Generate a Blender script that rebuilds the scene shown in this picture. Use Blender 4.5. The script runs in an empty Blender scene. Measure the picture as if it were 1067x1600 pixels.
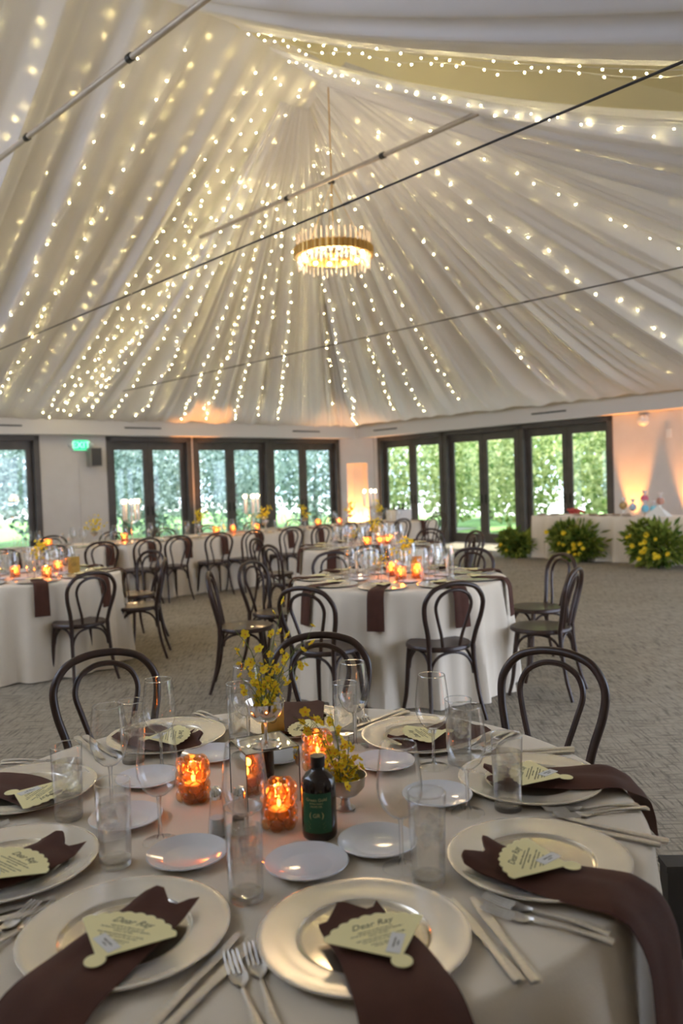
import bpy, math, random
from math import sin, cos, pi, sqrt, atan2, radians
from mathutils import Vector, Matrix, Euler
random.seed(7)
SC = bpy.context.scene
COL = SC.collection

# ------------------------------------------------------------------ camera
FPX, PITCH, ROLL, EYE = 1258.0, 0.0365, 0.0331, 1.51
fwd = Vector((0, cos(PITCH), -sin(PITCH)))
dwn = Vector((0, -sin(PITCH), -cos(PITCH)))
rgt = Vector((1, 0, 0))
ax = cos(ROLL) * rgt + sin(ROLL) * dwn
ay = sin(ROLL) * rgt - cos(ROLL) * dwn
cd = bpy.data.cameras.new('camera')
cam = bpy.data.objects.new('camera', cd)
COL.objects.link(cam)
M = Matrix.Identity(4)
for i in range(3):
    M[i][0], M[i][1], M[i][2] = ax[i], ay[i], -fwd[i]
M[2][3] = EYE
cam.matrix_world = M
cd.sensor_fit = 'VERTICAL'
cd.sensor_height = 36.0
cd.sensor_width = 24.0
cd.lens = FPX / 1600 * 36
cd.dof.use_dof = True
cd.dof.focus_distance = 2.5
cd.dof.aperture_fstop = 2.9
cd.clip_end = 300
SC.camera = cam

# ------------------------------------------------------------------ world, sun, exposure
W = bpy.data.worlds.new('world')
SC.world = W
W.use_nodes = True
nt = W.node_tree
bg = nt.nodes['Background']
bg.inputs['Color'].default_value = (0.72, 0.83, 1.08, 1)
bg.inputs['Strength'].default_value = 4.0
sd = bpy.data.lights.new('sun', 'SUN')
sd.energy = 10
sd.angle = radians(1.5)
sd.color = (1, 0.93, 0.8)
so = bpy.data.objects.new('sun', sd)
so.rotation_euler = Vector((-0.30, -0.55, -1.05)).to_track_quat('-Z', 'Y').to_euler()
COL.objects.link(so)
vs = SC.view_settings
vs.view_transform = 'Standard'
vs.look = 'None'
vs.gamma = 1
vs.use_curve_mapping = False
vs.exposure = 0.62
cy = SC.cycles
cy.max_bounces = 10
cy.diffuse_bounces = 4
cy.glossy_bounces = 4
cy.transmission_bounces = 8
cy.transparent_max_bounces = 32
cy.sample_clamp_indirect = 4
cy.caustics_reflective = False
cy.caustics_refractive = False
cy.use_denoising = True
cy.use_light_tree = True

# ------------------------------------------------------------------ helpers
def at(px, py, z=0.775):
    """the point of the level plane z seen at a place in the 1067x1600 frame"""
    du, dv = px - 533.5, py - 800
    u = du * cos(ROLL) - dv * sin(ROLL)
    v = du * sin(ROLL) + dv * cos(ROLL)
    d = Vector((u, FPX * cos(PITCH) - v * sin(PITCH), -FPX * sin(PITCH) - v * cos(PITCH)))
    t = (z - EYE) / d.z
    return Vector((d.x * t, d.y * t, z))

def join(*ms):
    V, F = [], []
    for v, f in ms:
        n = len(V)
        V += v
        F += [tuple(i + n for i in q) for q in f]
    return V, F

def xf(m, mat):
    return [tuple(mat @ Vector(p)) for p in m[0]], m[1]

def mv(m, x=0, y=0, z=0, rz=0, s=1):
    return xf(m, Matrix.Translation((x, y, z)) @ Matrix.Rotation(rz, 4, 'Z') @ Matrix.Scale(s, 4))

def box(x0, x1, y0, y1, z0, z1):
    v = [(x, y, z) for z in (z0, z1) for y in (y0, y1) for x in (x0, x1)]
    return v, [(0, 2, 3, 1), (4, 5, 7, 6), (0, 1, 5, 4), (2, 6, 7, 3), (0, 4, 6, 2), (1, 3, 7, 5)]

def lathe(prof, n=32, cap0=False, cap1=False):
    V, F = [], []
    for r, z in prof:
        for k in range(n):
            a = 2 * pi * k / n
            V.append((r * cos(a), r * sin(a), z))
    for i in range(len(prof) - 1):
        for k in range(n):
            k2 = (k + 1) % n
            F.append((i * n + k, i * n + k2, (i + 1) * n + k2, (i + 1) * n + k))
    if cap0: F.append(tuple(range(n - 1, -1, -1)))
    if cap1: F.append(tuple(range((len(prof) - 1) * n, len(prof) * n)))
    return V, F

def crom(P, k=6):
    P = [Vector(p) for p in P]
    Q = [2 * P[0] - P[1]] + P + [2 * P[-1] - P[-2]]
    out = []
    for i in range(1, len(Q) - 2):
        a, b, c, d = Q[i - 1], Q[i], Q[i + 1], Q[i + 2]
        for j in range(k):
            t = j / k
            out.append(0.5 * ((2 * b) + (c - a) * t + (2 * a - 5 * b + 4 * c - d) * t * t + (3 * b - a - 3 * c + d) * t ** 3))
    out.append(P[-1])
    return out

def tube(pts, rad, n=8, caps=True):
    pts = [Vector(p) for p in pts]
    V, F = [], []
    m = len(pts)
    up = None
    for i, p in enumerate(pts):
        t = (pts[min(i + 1, m - 1)] - pts[max(i - 1, 0)]).normalized()
        if up is None:
            up = t.orthogonal().normalized()
        else:
            up = (up - t * up.dot(t)).normalized()
        b = t.cross(up)
        r = rad(i / (m - 1)) if callable(rad) else rad
        for k in range(n):
            a = 2 * pi * k / n
            V.append(tuple(p + up * (cos(a) * r) + b * (sin(a) * r)))
    for i in range(m - 1):
        for k in range(n):
            k2 = (k + 1) % n
            F.append((i * n + k, i * n + k2, (i + 1) * n + k2, (i + 1) * n + k))
    if caps:
        F.append(tuple(range(n - 1, -1, -1)))
        F.append(tuple(range((m - 1) * n, m * n)))
    return V, F

def grid(fn, nu, nv):
    V = [tuple(fn(i / nu, j / nv)) for j in range(nv + 1) for i in range(nu + 1)]
    F = [(j * (nu + 1) + i, j * (nu + 1) + i + 1, (j + 1) * (nu + 1) + i + 1, (j + 1) * (nu + 1) + i)
         for j in range(nv) for i in range(nu)]
    return V, F

def ball(r, nu=10, nv=6, c=(0, 0, 0)):
    prof = [(max(r * sin(pi * i / nv), 1e-5), -r * cos(pi * i / nv)) for i in range(nv + 1)]
    return mv(lathe(prof, nu), *c)

def me(name, m, mat, smooth=True):
    d = bpy.data.meshes.new(name)
    d.from_pydata(m[0], [], m[1])
    d.materials.append(mat)
    if smooth:
        d.polygons.foreach_set('use_smooth', [True] * len(d.polygons))
        try:
            d.set_sharp_from_angle(angle=radians(40))
        except Exception:
            pass
    d.update()
    return d

def ob(name, data, parent=None, loc=(0, 0, 0), rz=0, label=None, cat=None, group=None, kind=None, scale=1):
    o = bpy.data.objects.new(name, data)
    COL.objects.link(o)
    o.parent = parent
    o.location = loc
    o.rotation_euler = rz if isinstance(rz, (tuple, Euler)) else (0, 0, rz)
    if scale != 1: o.scale = (scale,) * 3 if not isinstance(scale, tuple) else scale
    if label: o['label'] = label
    if cat: o['category'] = cat
    if group: o['group'] = group
    if kind: o['kind'] = kind
    return o

def struct(name, m, mat, smooth=False):
    return ob(name, me(name, m, mat, smooth), kind='structure')

def stamp(kind, label, cat, loc, rz=0, group=None, scale=1, name=None):
    """a thing built from shared part meshes: kind = (name, [(part, mesh, [(subpart, mesh)])])"""
    r = ob(name or kind[0], None, None, loc, rz, label, cat, group, scale=scale)
    for pn, pm, subs in kind[1]:
        p = ob(pn, pm, r)
        for sn, sm in subs: ob(sn, sm, p)
    return r

# ------------------------------------------------------------------ materials
def mat(name, col, rough=0.5, metal=0.0, **k):
    m = bpy.data.materials.new(name)
    m.use_nodes = True
    b = m.node_tree.nodes['Principled BSDF']
    b.inputs['Base Color'].default_value = (*col, 1)
    b.inputs['Roughness'].default_value = rough
    b.inputs['Metallic'].default_value = metal
    for key, v in k.items(): b.inputs[key.replace('_', ' ')].default_value = v
    return m

def noisy(m, col2, scale=8, stretch=(1, 1, 1), fac=(0.35, 0.7), bump=0, bscale=None, detail=4):
    t = m.node_tree
    b = t.nodes['Principled BSDF']
    tc = t.nodes.new('ShaderNodeTexCoord')
    mp = t.nodes.new('ShaderNodeMapping')
    mp.inputs['Scale'].default_value = stretch
    t.links.new(tc.outputs['Object'], mp.inputs['Vector'])
    n = t.nodes.new('ShaderNodeTexNoise')
    n.inputs['Scale'].default_value = scale
    n.inputs['Detail'].default_value = detail
    t.links.new(mp.outputs[0], n.inputs['Vector'])
    r = t.nodes.new('ShaderNodeValToRGB')
    r.color_ramp.elements[0].position, r.color_ramp.elements[1].position = fac
    r.color_ramp.elements[0].color = b.inputs['Base Color'].default_value
    r.color_ramp.elements[1].color = (*col2, 1)
    t.links.new(n.outputs['Fac'], r.inputs[0])
    t.links.new(r.outputs[0], b.inputs['Base Color'])
    if bump:
        n2 = t.nodes.new('ShaderNodeTexNoise')
        n2.inputs['Scale'].default_value = bscale or scale * 4
        t.links.new(mp.outputs[0], n2.inputs['Vector'])
        bp = t.nodes.new('ShaderNodeBump')
        bp.inputs['Strength'].default_value = bump
        bp.inputs['Distance'].default_value = 0.004
        t.links.new(n2.outputs['Fac'], bp.inputs['Height'])
        t.links.new(bp.outputs[0], b.inputs['Normal'])
    return m

def glow(name, col, s):
    m = bpy.data.materials.new(name)
    m.use_nodes = True
    t = m.node_tree
    t.nodes.clear()
    e = t.nodes.new('ShaderNodeEmission')
    e.inputs[0].default_value = (*col, 1)
    e.inputs[1].default_value = s
    o = t.nodes.new('ShaderNodeOutputMaterial')
    t.links.new(e.outputs[0], o.inputs[0])
    return m

def thin_glass(name, tint=(0.995, 1.0, 1.0), edge=(0.16, 0.16, 0.17), gloss=1.0, transl=None, rough=0.02):
    m = bpy.data.materials.new(name)
    m.use_nodes = True
    t = m.node_tree
    t.nodes.clear()
    o = t.nodes.new('ShaderNodeOutputMaterial')
    lw = t.nodes.new('ShaderNodeLayerWeight')
    lw.inputs['Blend'].default_value = 0.5
    pw = t.nodes.new('ShaderNodeMath'); pw.operation = 'POWER'
    t.links.new(lw.outputs['Facing'], pw.inputs[0]); pw.inputs[1].default_value = 7.0
    mc = t.nodes.new('ShaderNodeMix'); mc.data_type = 'RGBA'
    t.links.new(pw.outputs[0], mc.inputs[0])
    mc.inputs[6].default_value = (*tint, 1); mc.inputs[7].default_value = (*edge, 1)
    tr = t.nodes.new('ShaderNodeBsdfTransparent')
    t.links.new(mc.outputs[2], tr.inputs[0])
    gl = t.nodes.new('ShaderNodeBsdfGlossy'); gl.inputs['Roughness'].default_value = rough
    l2 = t.nodes.new('ShaderNodeLayerWeight'); l2.inputs['Blend'].default_value = 0.5
    fr = t.nodes.new('ShaderNodeMath'); fr.operation = 'POWER'; fr.inputs[1].default_value = 3.0
    t.links.new(l2.outputs['Facing'], fr.inputs[0])
    mu = t.nodes.new('ShaderNodeMath'); mu.operation = 'MULTIPLY_ADD'; mu.use_clamp = True
    t.links.new(fr.outputs[0], mu.inputs[0]); mu.inputs[1].default_value = 0.85 * gloss; mu.inputs[2].default_value = 0.055 * gloss
    base = tr.outputs[0]
    if transl:
        tl = t.nodes.new('ShaderNodeBsdfTranslucent'); tl.inputs[0].default_value = (*transl[0], 1)
        mx = t.nodes.new('ShaderNodeMixShader'); mx.inputs[0].default_value = transl[1]
        t.links.new(base, mx.inputs[1]); t.links.new(tl.outputs[0], mx.inputs[2])
        base = mx.outputs[0]
    ms = t.nodes.new('ShaderNodeMixShader')
    t.links.new(mu.outputs[0], ms.inputs[0]); t.links.new(base, ms.inputs[1]); t.links.new(gl.outputs[0], ms.inputs[2])
    t.links.new(ms.outputs[0], o.inputs[0])
    return m

def sheer(name, col, tcol, f):
    m = bpy.data.materials.new(name)
    m.use_nodes = True
    t = m.node_tree
    t.nodes.clear()
    o = t.nodes.new('ShaderNodeOutputMaterial')
    d = t.nodes.new('ShaderNodeBsdfDiffuse'); d.inputs[0].default_value = (*col, 1)
    tl = t.nodes.new('ShaderNodeBsdfTranslucent'); tl.inputs[0].default_value = (*tcol, 1)
    ms = t.nodes.new('ShaderNodeMixShader'); ms.inputs[0].default_value = f
    t.links.new(d.outputs[0], ms.inputs[1]); t.links.new(tl.outputs[0], ms.inputs[2])
    t.links.new(ms.outputs[0], o.inputs[0])
    return m

M_wall = noisy(mat('wall_paint', (0.60, 0.56, 0.52), 0.85), (0.64, 0.60, 0.56), 3)
M_soffit = mat('soffit_paint', (0.62, 0.59, 0.57), 0.8)
M_frame = noisy(mat('door_frame_paint', (0.055, 0.045, 0.038), 0.45), (0.075, 0.062, 0.052), 5)
M_metal_dark = mat('dark_metal', (0.04, 0.038, 0.035), 0.4, 0.8)
M_steel = noisy(mat('painted_steel_rod', (0.42, 0.36, 0.28), 0.5, 0.3), (0.34, 0.29, 0.23), 6)
M_cable = mat('black_cable', (0.03, 0.027, 0.025), 0.5, 0.3)
M_drape = sheer('sheer_white_fabric', (0.79, 0.785, 0.82), (0.86, 0.82, 0.72), 0.32)
M_roof = mat('roof_lining', (0.86, 0.80, 0.58), 0.9)
M_wood = noisy(mat('dark_bentwood', (0.024, 0.0095, 0.005), 0.42), (0.045, 0.018, 0.009), 30, (1, 1, 0.2), bump=0.05)
M_wood.node_tree.nodes['Principled BSDF'].inputs['Coat Weight'].default_value = 0.1
M_cloth = noisy(mat('ivory_tablecloth', (0.79, 0.69, 0.54), 0.85), (0.76, 0.66, 0.51), 4, bump=0.12, bscale=260)
M_cloth.node_tree.nodes['Principled BSDF'].inputs['Sheen Weight'].default_value = 0.15
M_napkin = noisy(mat('brown_napkin', (0.070, 0.022, 0.010), 0.85), (0.085, 0.027, 0.013), 20, bump=0.3, bscale=500)
M_charger = noisy(mat('silver_charger', (0.84, 0.80, 0.73), 0.27, 0.7), (0.88, 0.84, 0.77), 12, bump=0.05)
M_well = noisy(mat('polished_well', (0.80, 0.74, 0.62), 0.16, 0.9), (0.76, 0.70, 0.58), 6)
M_porcelain = mat('white_porcelain', (0.80, 0.80, 0.81), 0.12, 0, Coat_Weight=0.5)
M_flat = noisy(mat('brushed_cutlery', (0.78, 0.75, 0.70), 0.36, 0.85), (0.70, 0.67, 0.62), 30, (1, 6, 1))
M_mirror = mat('mirror_glass', (0.82, 0.83, 0.82), 0.02, 1.0)
M_pewter = noisy(mat('pewter', (0.55, 0.53, 0.50), 0.28, 1.0), (0.4, 0.38, 0.36), 25)
M_silver = mat('bright_silver', (0.75, 0.72, 0.68), 0.1, 1.0)
M_gold = mat('aged_gold', (0.62, 0.40, 0.14), 0.32, 1.0)
M_goldcard = noisy(mat('gold_card', (0.62, 0.46, 0.12), 0.4, 0.4), (0.5, 0.36, 0.08), 40)
M_card = mat('cream_card', (0.93, 0.83, 0.43), 0.7)
M_ticket = mat('white_ticket', (0.78, 0.76, 0.70), 0.7)
M_ink = mat('dark_ink', (0.10, 0.09, 0.05), 0.7)
M_glass = thin_glass('clear_glass')
M_glass_far = thin_glass('clear_glass_distant', edge=(0.60, 0.62, 0.62), gloss=1.9)
M_amber = thin_glass('amber_glass', (0.99, 0.78, 0.54), (0.26, 0.09, 0.02), 1.5, ((1.0, 0.45, 0.14), 0.05), 0.05)
M_crystal = thin_glass('crystal', (1, 0.96, 0.9), (0.7, 0.6, 0.5), 2.0, ((1, 0.86, 0.72), 0.35), 0.03)
M_window = thin_glass('window_glass', (0.93, 0.97, 0.96), (0.6, 0.65, 0.65), 0.8)
M_wax = mat('candle_wax', (0.85, 0.72, 0.55), 0.5, 0, Subsurface_Weight=0.0)
M_flame = glow('candle_flame', (1.0, 0.66, 0.32), 60)
M_bulb = glow('warm_bulb', (1.0, 0.80, 0.52), 16)
M_fairy = glow('fairy_bulb', (1.0, 0.82, 0.38), 130)
M_bottle = mat('brown_bottle_glass', (0.018, 0.007, 0.004), 0.05, 0, Coat_Weight=0.2)
M_black = mat('black_plastic', (0.012, 0.012, 0.013), 0.35)
M_greenlabel = noisy(mat('green_label', (0.008, 0.075, 0.028), 0.45), (0.012, 0.09, 0.03), 10)
M_goldink = mat('gold_ink', (0.50, 0.42, 0.18), 0.4, 0.3)
M_yellow = sheer('translucent_yellow_petals', (0.88, 0.68, 0.05), (0.92, 0.72, 0.08), 0.35)  # one even yellow, partly translucent
M_orange = mat('orange_petal', (0.80, 0.36, 0.02), 0.6)
M_stem = mat('green_stem', (0.14, 0.20, 0.04), 0.6)
M_exit = glow('exit_green', (0.05, 0.8, 0.32), 1.0)
M_white = mat('white_plastic', (0.7, 0.7, 0.68), 0.5)
M_grey = mat('grey_speaker', (0.30, 0.28, 0.25), 0.6)
M_panel = noisy(mat('dark_grey_panel', (0.045, 0.043, 0.043), 0.6), (0.055, 0.052, 0.05), 6)

# water: glass with part of the light going straight through
M_water = bpy.data.materials.new('water'); M_water.use_nodes = True
t = M_water.node_tree; t.nodes.clear()
_o = t.nodes.new('ShaderNodeOutputMaterial'); _g = t.nodes.new('ShaderNodeBsdfGlass'); _g.inputs['IOR'].default_value = 1.33
_g.inputs['Roughness'].default_value = 0.0
_t = t.nodes.new('ShaderNodeBsdfTransparent'); _m = t.nodes.new('ShaderNodeMixShader'); _m.inputs[0].default_value = 0.34
t.links.new(_t.outputs[0], _m.inputs[1]); t.links.new(_g.outputs[0], _m.inputs[2]); t.links.new(_m.outputs[0], _o.inputs[0])

M_solid = bpy.data.materials.new('solid_glass'); M_solid.use_nodes = True
t = M_solid.node_tree; t.nodes.clear()
_o = t.nodes.new('ShaderNodeOutputMaterial'); _g = t.nodes.new('ShaderNodeBsdfGlass'); _g.inputs['IOR'].default_value = 1.45
_g.inputs['Roughness'].default_value = 0.0
_t = t.nodes.new('ShaderNodeBsdfTransparent'); _m = t.nodes.new('ShaderNodeMixShader'); _m.inputs[0].default_value = 0.55
t.links.new(_t.outputs[0], _m.inputs[1]); t.links.new(_g.outputs[0], _m.inputs[2]); t.links.new(_m.outputs[0], _o.inputs[0])

def leafmat(name, c1, c2, tr=0.5):
    m = bpy.data.materials.new(name); m.use_nodes = True
    t = m.node_tree; t.nodes.clear()
    o = t.nodes.new('ShaderNodeOutputMaterial')
    g = t.nodes.new('ShaderNodeNewGeometry')
    r = t.nodes.new('ShaderNodeValToRGB')
    r.color_ramp.elements[0].color = (*c1, 1); r.color_ramp.elements[1].color = (*c2, 1)
    t.links.new(g.outputs['Random Per Island'], r.inputs[0])
    d = t.nodes.new('ShaderNodeBsdfDiffuse'); l = t.nodes.new('ShaderNodeBsdfTranslucent')
    t.links.new(r.outputs[0], d.inputs[0]); t.links.new(r.outputs[0], l.inputs[0])
    ms = t.nodes.new('ShaderNodeMixShader'); ms.inputs[0].default_value = tr
    t.links.new(d.outputs[0], ms.inputs[1]); t.links.new(l.outputs[0], ms.inputs[2]); t.links.new(ms.outputs[0], o.inputs[0])
    return m
M_leaf_sun = leafmat('leaves_sunlight_tinted', (0.12, 0.22, 0.05), (0.80, 0.82, 0.44))  # sunlight and bright glints put into the leaf colours
M_leaf_cool = leafmat('leaves_cool_light_tinted', (0.06, 0.12, 0.09), (0.56, 0.66, 0.60))  # same leaves, with the dimmer bluish light put into the colours
M_leaf_dark = leafmat('fern_leaves', (0.05, 0.11, 0.02), (0.34, 0.38, 0.07), 0.3)
M_bark = noisy(mat('bark', (0.09, 0.07, 0.05), 0.9), (0.14, 0.11, 0.08), 12)
M_lawn = noisy(mat('lawn', (0.10, 0.22, 0.04), 0.9), (0.22, 0.36, 0.08), 3)

# carpet: two crossed sets of woven streaks in grey and oatmeal, laid along the walls
M_carpet = bpy.data.materials.new('woven_carpet'); M_carpet.use_nodes = True
t = M_carpet.node_tree; b = t.nodes['Principled BSDF']; b.inputs['Roughness'].default_value = 0.92
tc = t.nodes.new('ShaderNodeTexCoord')
def cnoise(scale, rot, s=1.0, det=3):
    mp = t.nodes.new('ShaderNodeMapping'); mp.inputs['Scale'].default_value = scale; mp.inputs['Rotation'].default_value = (0, 0, rot)
    t.links.new(tc.outputs['Object'], mp.inputs['Vector'])
    n = t.nodes.new('ShaderNodeTexNoise'); n.inputs['Scale'].default_value = s; n.inputs['Detail'].default_value = det
    n.inputs['Roughness'].default_value = 0.65
    t.links.new(mp.outputs[0], n.inputs['Vector'])
    return n.outputs['Fac']
n1 = cnoise((70, 5, 1), radians(-12)); n2 = cnoise((5, 70, 1), radians(-12)); n3 = cnoise((1.2, 1.2, 1), 0)
ma = t.nodes.new('ShaderNodeMath'); ma.operation = 'MINIMUM'; t.links.new(n1, ma.inputs[0]); t.links.new(n2, ma.inputs[1])
mb = t.nodes.new('ShaderNodeMath'); mb.operation = 'MULTIPLY_ADD'; t.links.new(n3, mb.inputs[0]); mb.inputs[1].default_value = 0.12
t.links.new(ma.outputs[0], mb.inputs[2])
cr = t.nodes.new('ShaderNodeValToRGB')
cr.color_ramp.elements[0].position = 0.41; cr.color_ramp.elements[0].color = (0.125, 0.104, 0.075, 1)
cr.color_ramp.elements[1].position = 0.57; cr.color_ramp.elements[1].color = (0.34, 0.29, 0.215, 1)
t.links.new(mb.outputs[0], cr.inputs[0]); t.links.new(cr.outputs[0], b.inputs['Base Color'])

# ------------------------------------------------------------------ room shell
CX, CY = 0.483, 21.51
ANG = radians(40.43)
uL = Vector((-cos(ANG), -sin(ANG), 0))      # along the left wall, from the far corner
uR = Vector((sin(ANG), -cos(ANG), 0))       # along the right wall, from the far corner
oL, oR = -uR, -uL                            # outward normals of the left / right wall
C0 = Vector((CX, CY, 0))
WTOP = 2.95
DOORTOP = 2.63
UP = Vector((0, 0, 1))
def slab(o, u, n, s0, s1, d0, d1, z0, z1):
    """box along u (s0..s1), along n (d0..d1) and in height"""
    v = [tuple(o + u * s + n * d + UP * z) for z in (z0, z1) for d in (d0, d1) for s in (s0, s1)]
    return v, box(0, 1, 0, 1, 0, 1)[1]

fl = []
corners = [C0, C0 + uL * 16.6, C0 + uL * 16.6 + uR * 24, C0 + uR * 24]
fc = [C0 + oL * 0.2 + oR * 0.2, C0 + uL * 16.8 + oL * 0.2, C0 + uL * 16.8 + uR * 24, C0 + uR * 24 + oR * 0.2]
struct('floor', ([(p.x, p.y, 0) for p in fc] + [(p.x, p.y, -0.1) for p in fc],
       [(0, 1, 2, 3), (7, 6, 5, 4), (0, 4, 5, 1), (1, 5, 6, 2), (2, 6, 7, 3), (3, 7, 4, 0)]), M_carpet)
Lopen = [(0.72, 2.82), (2.95, 4.93), (5.10, 7.0), (8.52, 10.6), (11.5, 13.4)]
Ropen = [(0.85, 2.98), (3.12, 5.20), (5.33, 7.45), (10.8, 12.8), (12.95, 14.95)]
def wall(name, u, n, opens, end):
    parts, s = [], 0.0
    for a, bb in opens:
        parts.append(slab(C0, u, n, s, a, 0, 0.2, 0, DOORTOP)); s = bb
    parts.append(slab(C0, u, n, s, end, 0, 0.2, 0, DOORTOP))
    parts.append(slab(C0, u, n, -0.2, end, 0, 0.2, DOORTOP, 3.4))
    return struct(name, join(*parts), M_wall)
wall('wall_left', uL, oL, Lopen, 16.6)
wall('wall_right', uR, oR, Ropen, 17.2)
struct('wall_near_left', slab(C0 + uL * 16.6, uR, uL, -0.2, 24, 0, 0.2, 0, 3.4), M_wall)
# wall behind and beside the camera: solid at the left and behind, open glazed bays at the right
NR = C0 + uL * 16.6 + uR * 0
nr0 = C0 - oL * 16.96
def nrs(x):  # distance along uL for a given x on this wall line
    return (x - nr0.x) / uL.x
struct('wall_near_right', join(slab(nr0, uL, oL, nrs(3.9), nrs(-11.5), -0.2, 0, 0, 3.4),
    slab(nr0, uL, oL, -0.2, nrs(3.9), -0.2, 0, 3.2, 3.4),
    *[slab(nr0, uL, oL, s_, s_ + 0.14, -0.2, 0, 0, 3.2) for s_ in (-0.2, 2.9, 5.6)]), M_wall)
# soffit running along the top of both walls
struct('trim_1', slab(C0, uL, -oL, 0, 16.6, 0, 0.30, DOORTOP + 0.02, WTOP), M_soffit)
struct('trim_2', slab(C0, uR, -oR, 0.3, 17.8, 0, 0.30, DOORTOP + 0.02, WTOP), M_soffit)
# slim corner mass with a low niche under a bulkhead
pc = [C0 + uL * 0.62, C0 + uR * 0.62]
dC = (pc[1] - pc[0]).normalized(); nC = Vector((dC.y, -dC.x, 0))
if nC.y > 0: nC = -nC
wC = (pc[1] - pc[0]).length
struct('wall_corner', join(slab(pc[0], dC, nC, 0, wC, -0.35, 0.02, 2.0, 2.9),
       slab(pc[0], dC, nC, 0, 0.17, -0.3, 0.02, 0, 2.0), slab(pc[0], dC, nC, wC - 0.17, wC, -0.3, 0.02, 0, 2.0),
       slab(pc[0], dC, nC, 0, wC, -0.36, -0.30, 0, 2.0)), M_wall)
# corner lamp that lights the niche orange
def lamp(name, kind, loc, energy, col, parent=None, direction=None, angle=60, size=0.05, blend=0.6):
    l = bpy.data.lights.new(name, kind); l.energy = energy; l.color = col
    if kind == 'SPOT': l.spot_size = radians(angle); l.spot_blend = blend
    if kind in ('SPOT', 'POINT'): l.shadow_soft_size = size
    o = bpy.data.objects.new(name, l); COL.objects.link(o); o.location = loc; o.parent = parent
    if direction is not None: o.rotation_euler = Vector(direction).to_track_quat('-Z', 'Y').to_euler()
    return o
can = me('can', lathe([(0.07, 0), (0.09, 0.02), (0.085, 0.16), (0.07, 0.165), (0.06, 0.12), (0.001, 0.11)], 20, True), M_black)
lens = me('lens', mv(lathe([(0.001, 0), (0.058, 0)], 16), z=0.135), glow('amber_lens', (1, 0.4, 0.08), 5))
def uplight(p, label, energy, lean=(0, 0, 1), angle=70, col=(1.0, 0.36, 0.07)):
    r = ob('uplight', None, None, (p.x, p.y, 0), 0, label, 'uplight')
    ob('housing', can, r); ob('lens', lens, r)
    lamp('uplight_beam', 'SPOT', (0, 0, 0.18), energy, col, r, lean, angle)
uplight(pc[0] + dC * (wC / 2) - nC * 0.12, 'black uplight glowing orange inside the far corner niche', 260, (-nC.x * 0.1, -nC.y * 0.1, 1), 95, (1, 0.42, 0.12))
uplight(C0 + uR * 7.95 - oR * 0.28, 'black uplight behind flower table, orange beam beside the right doors', 380, (oR.x * 0.17, oR.y * 0.17, 1), 34)
uplight(C0 + uR * 9.15 - oR * 0.28, 'black uplight at photo right edge washing wall peach', 300, (oR.x * 0.25, oR.y * 0.25, 1), 42)
uplight(C0 + uL * 5.02 - oL * 0.22, 'black uplight between two left doors, orange beam reaching the drape', 420, (-oL.x * 0.06, -oL.y * 0.06, 1), 34)

# doors: frame with two glazed leaves set at the outer side of each opening
NDOOR = [0]
def doors(u, n, a, bb):
    NDOOR[0] += 1
    k = NDOOR[0]
    w = bb - a
    casing = join(slab(C0, u, n, a - 0.06, a + 0.05, -0.025, 0.2, 0, DOORTOP), slab(C0, u, n, bb - 0.05, bb + 0.06, -0.025, 0.2, 0, DOORTOP),
                  slab(C0, u, n, a - 0.06, bb + 0.06, -0.025, 0.2, DOORTOP - 0.09, DOORTOP + 0.015))
    fr = ob('door_%d' % k, me('casing', casing, M_frame, False), kind='structure')
    mid = (a + bb) / 2
    for j, (x0, x1) in enumerate(((a + 0.05, mid - 0.004), (mid + 0.004, bb - 0.05))):
        st, top, bot = 0.115, DOORTOP - 0.27, 0.24
        lf = join(slab(C0, u, n, x0, x0 + st, 0.11, 0.16, 0.01, DOORTOP - 0.09), slab(C0, u, n, x1 - st, x1, 0.11, 0.16, 0.01, DOORTOP - 0.09),
                  slab(C0, u, n, x0 + st, x1 - st, 0.11, 0.16, top, DOORTOP - 0.09), slab(C0, u, n, x0 + st, x1 - st, 0.11, 0.16, 0.01, bot))
        leaf = ob('door_leaf', me('door_leaf', lf, M_frame, False), fr)
        ob('glass_pane', me('glass_pane', slab(C0, u, n, x0 + st, x1 - st, 0.132, 0.138, bot, top), M_window, False), leaf)
        hs = x1 - st / 2 if j == 0 else x0 + st / 2
        p = C0 + u * hs + n * 0.11
        ob('door_handle', me('door_handle', join(slab(C0, u, n, hs - 0.02, hs + 0.02, 0.10, 0.11, 0.93, 1.13),
            tube([p + UP * 1.05, p - n * 0.05 + UP * 1.05, p - n * 0.055 + u * (0.1 if j else -0.1) + UP * 1.05], 0.009)), M_metal_dark), leaf)
for a, bb in Lopen: doors(uL, oL, a, bb)
for a, bb in Ropen: doors(uR, oR, a, bb)

# slot vents on the soffit
for (u, o, s, lab) in ((uL, oL, 1.95, 'slim dark air slot on soffit over leftmost-to-corner left door'), (uL, oL, 6.35, 'slim dark air slot on soffit right of the exit sign'),
                       (uL, oL, 9.3, 'slim dark air slot on soffit at the left picture edge'), (uR, oR, 1.4, 'slim dark air slot on soffit nearest the far corner, right wall'),
                       (uR, oR, 6.25, 'slim dark air slot on soffit over the rightmost door')):
    m = join(slab(C0, u, -o, s - 0.42, s + 0.42, 0.30, 0.312, 2.79, 2.82))
    ob('air_vent', me('air_vent', m, M_black, False), label=lab.replace('leftmost-to-corner left door', 'the left door nearest the corner'), cat='vent')

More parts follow.
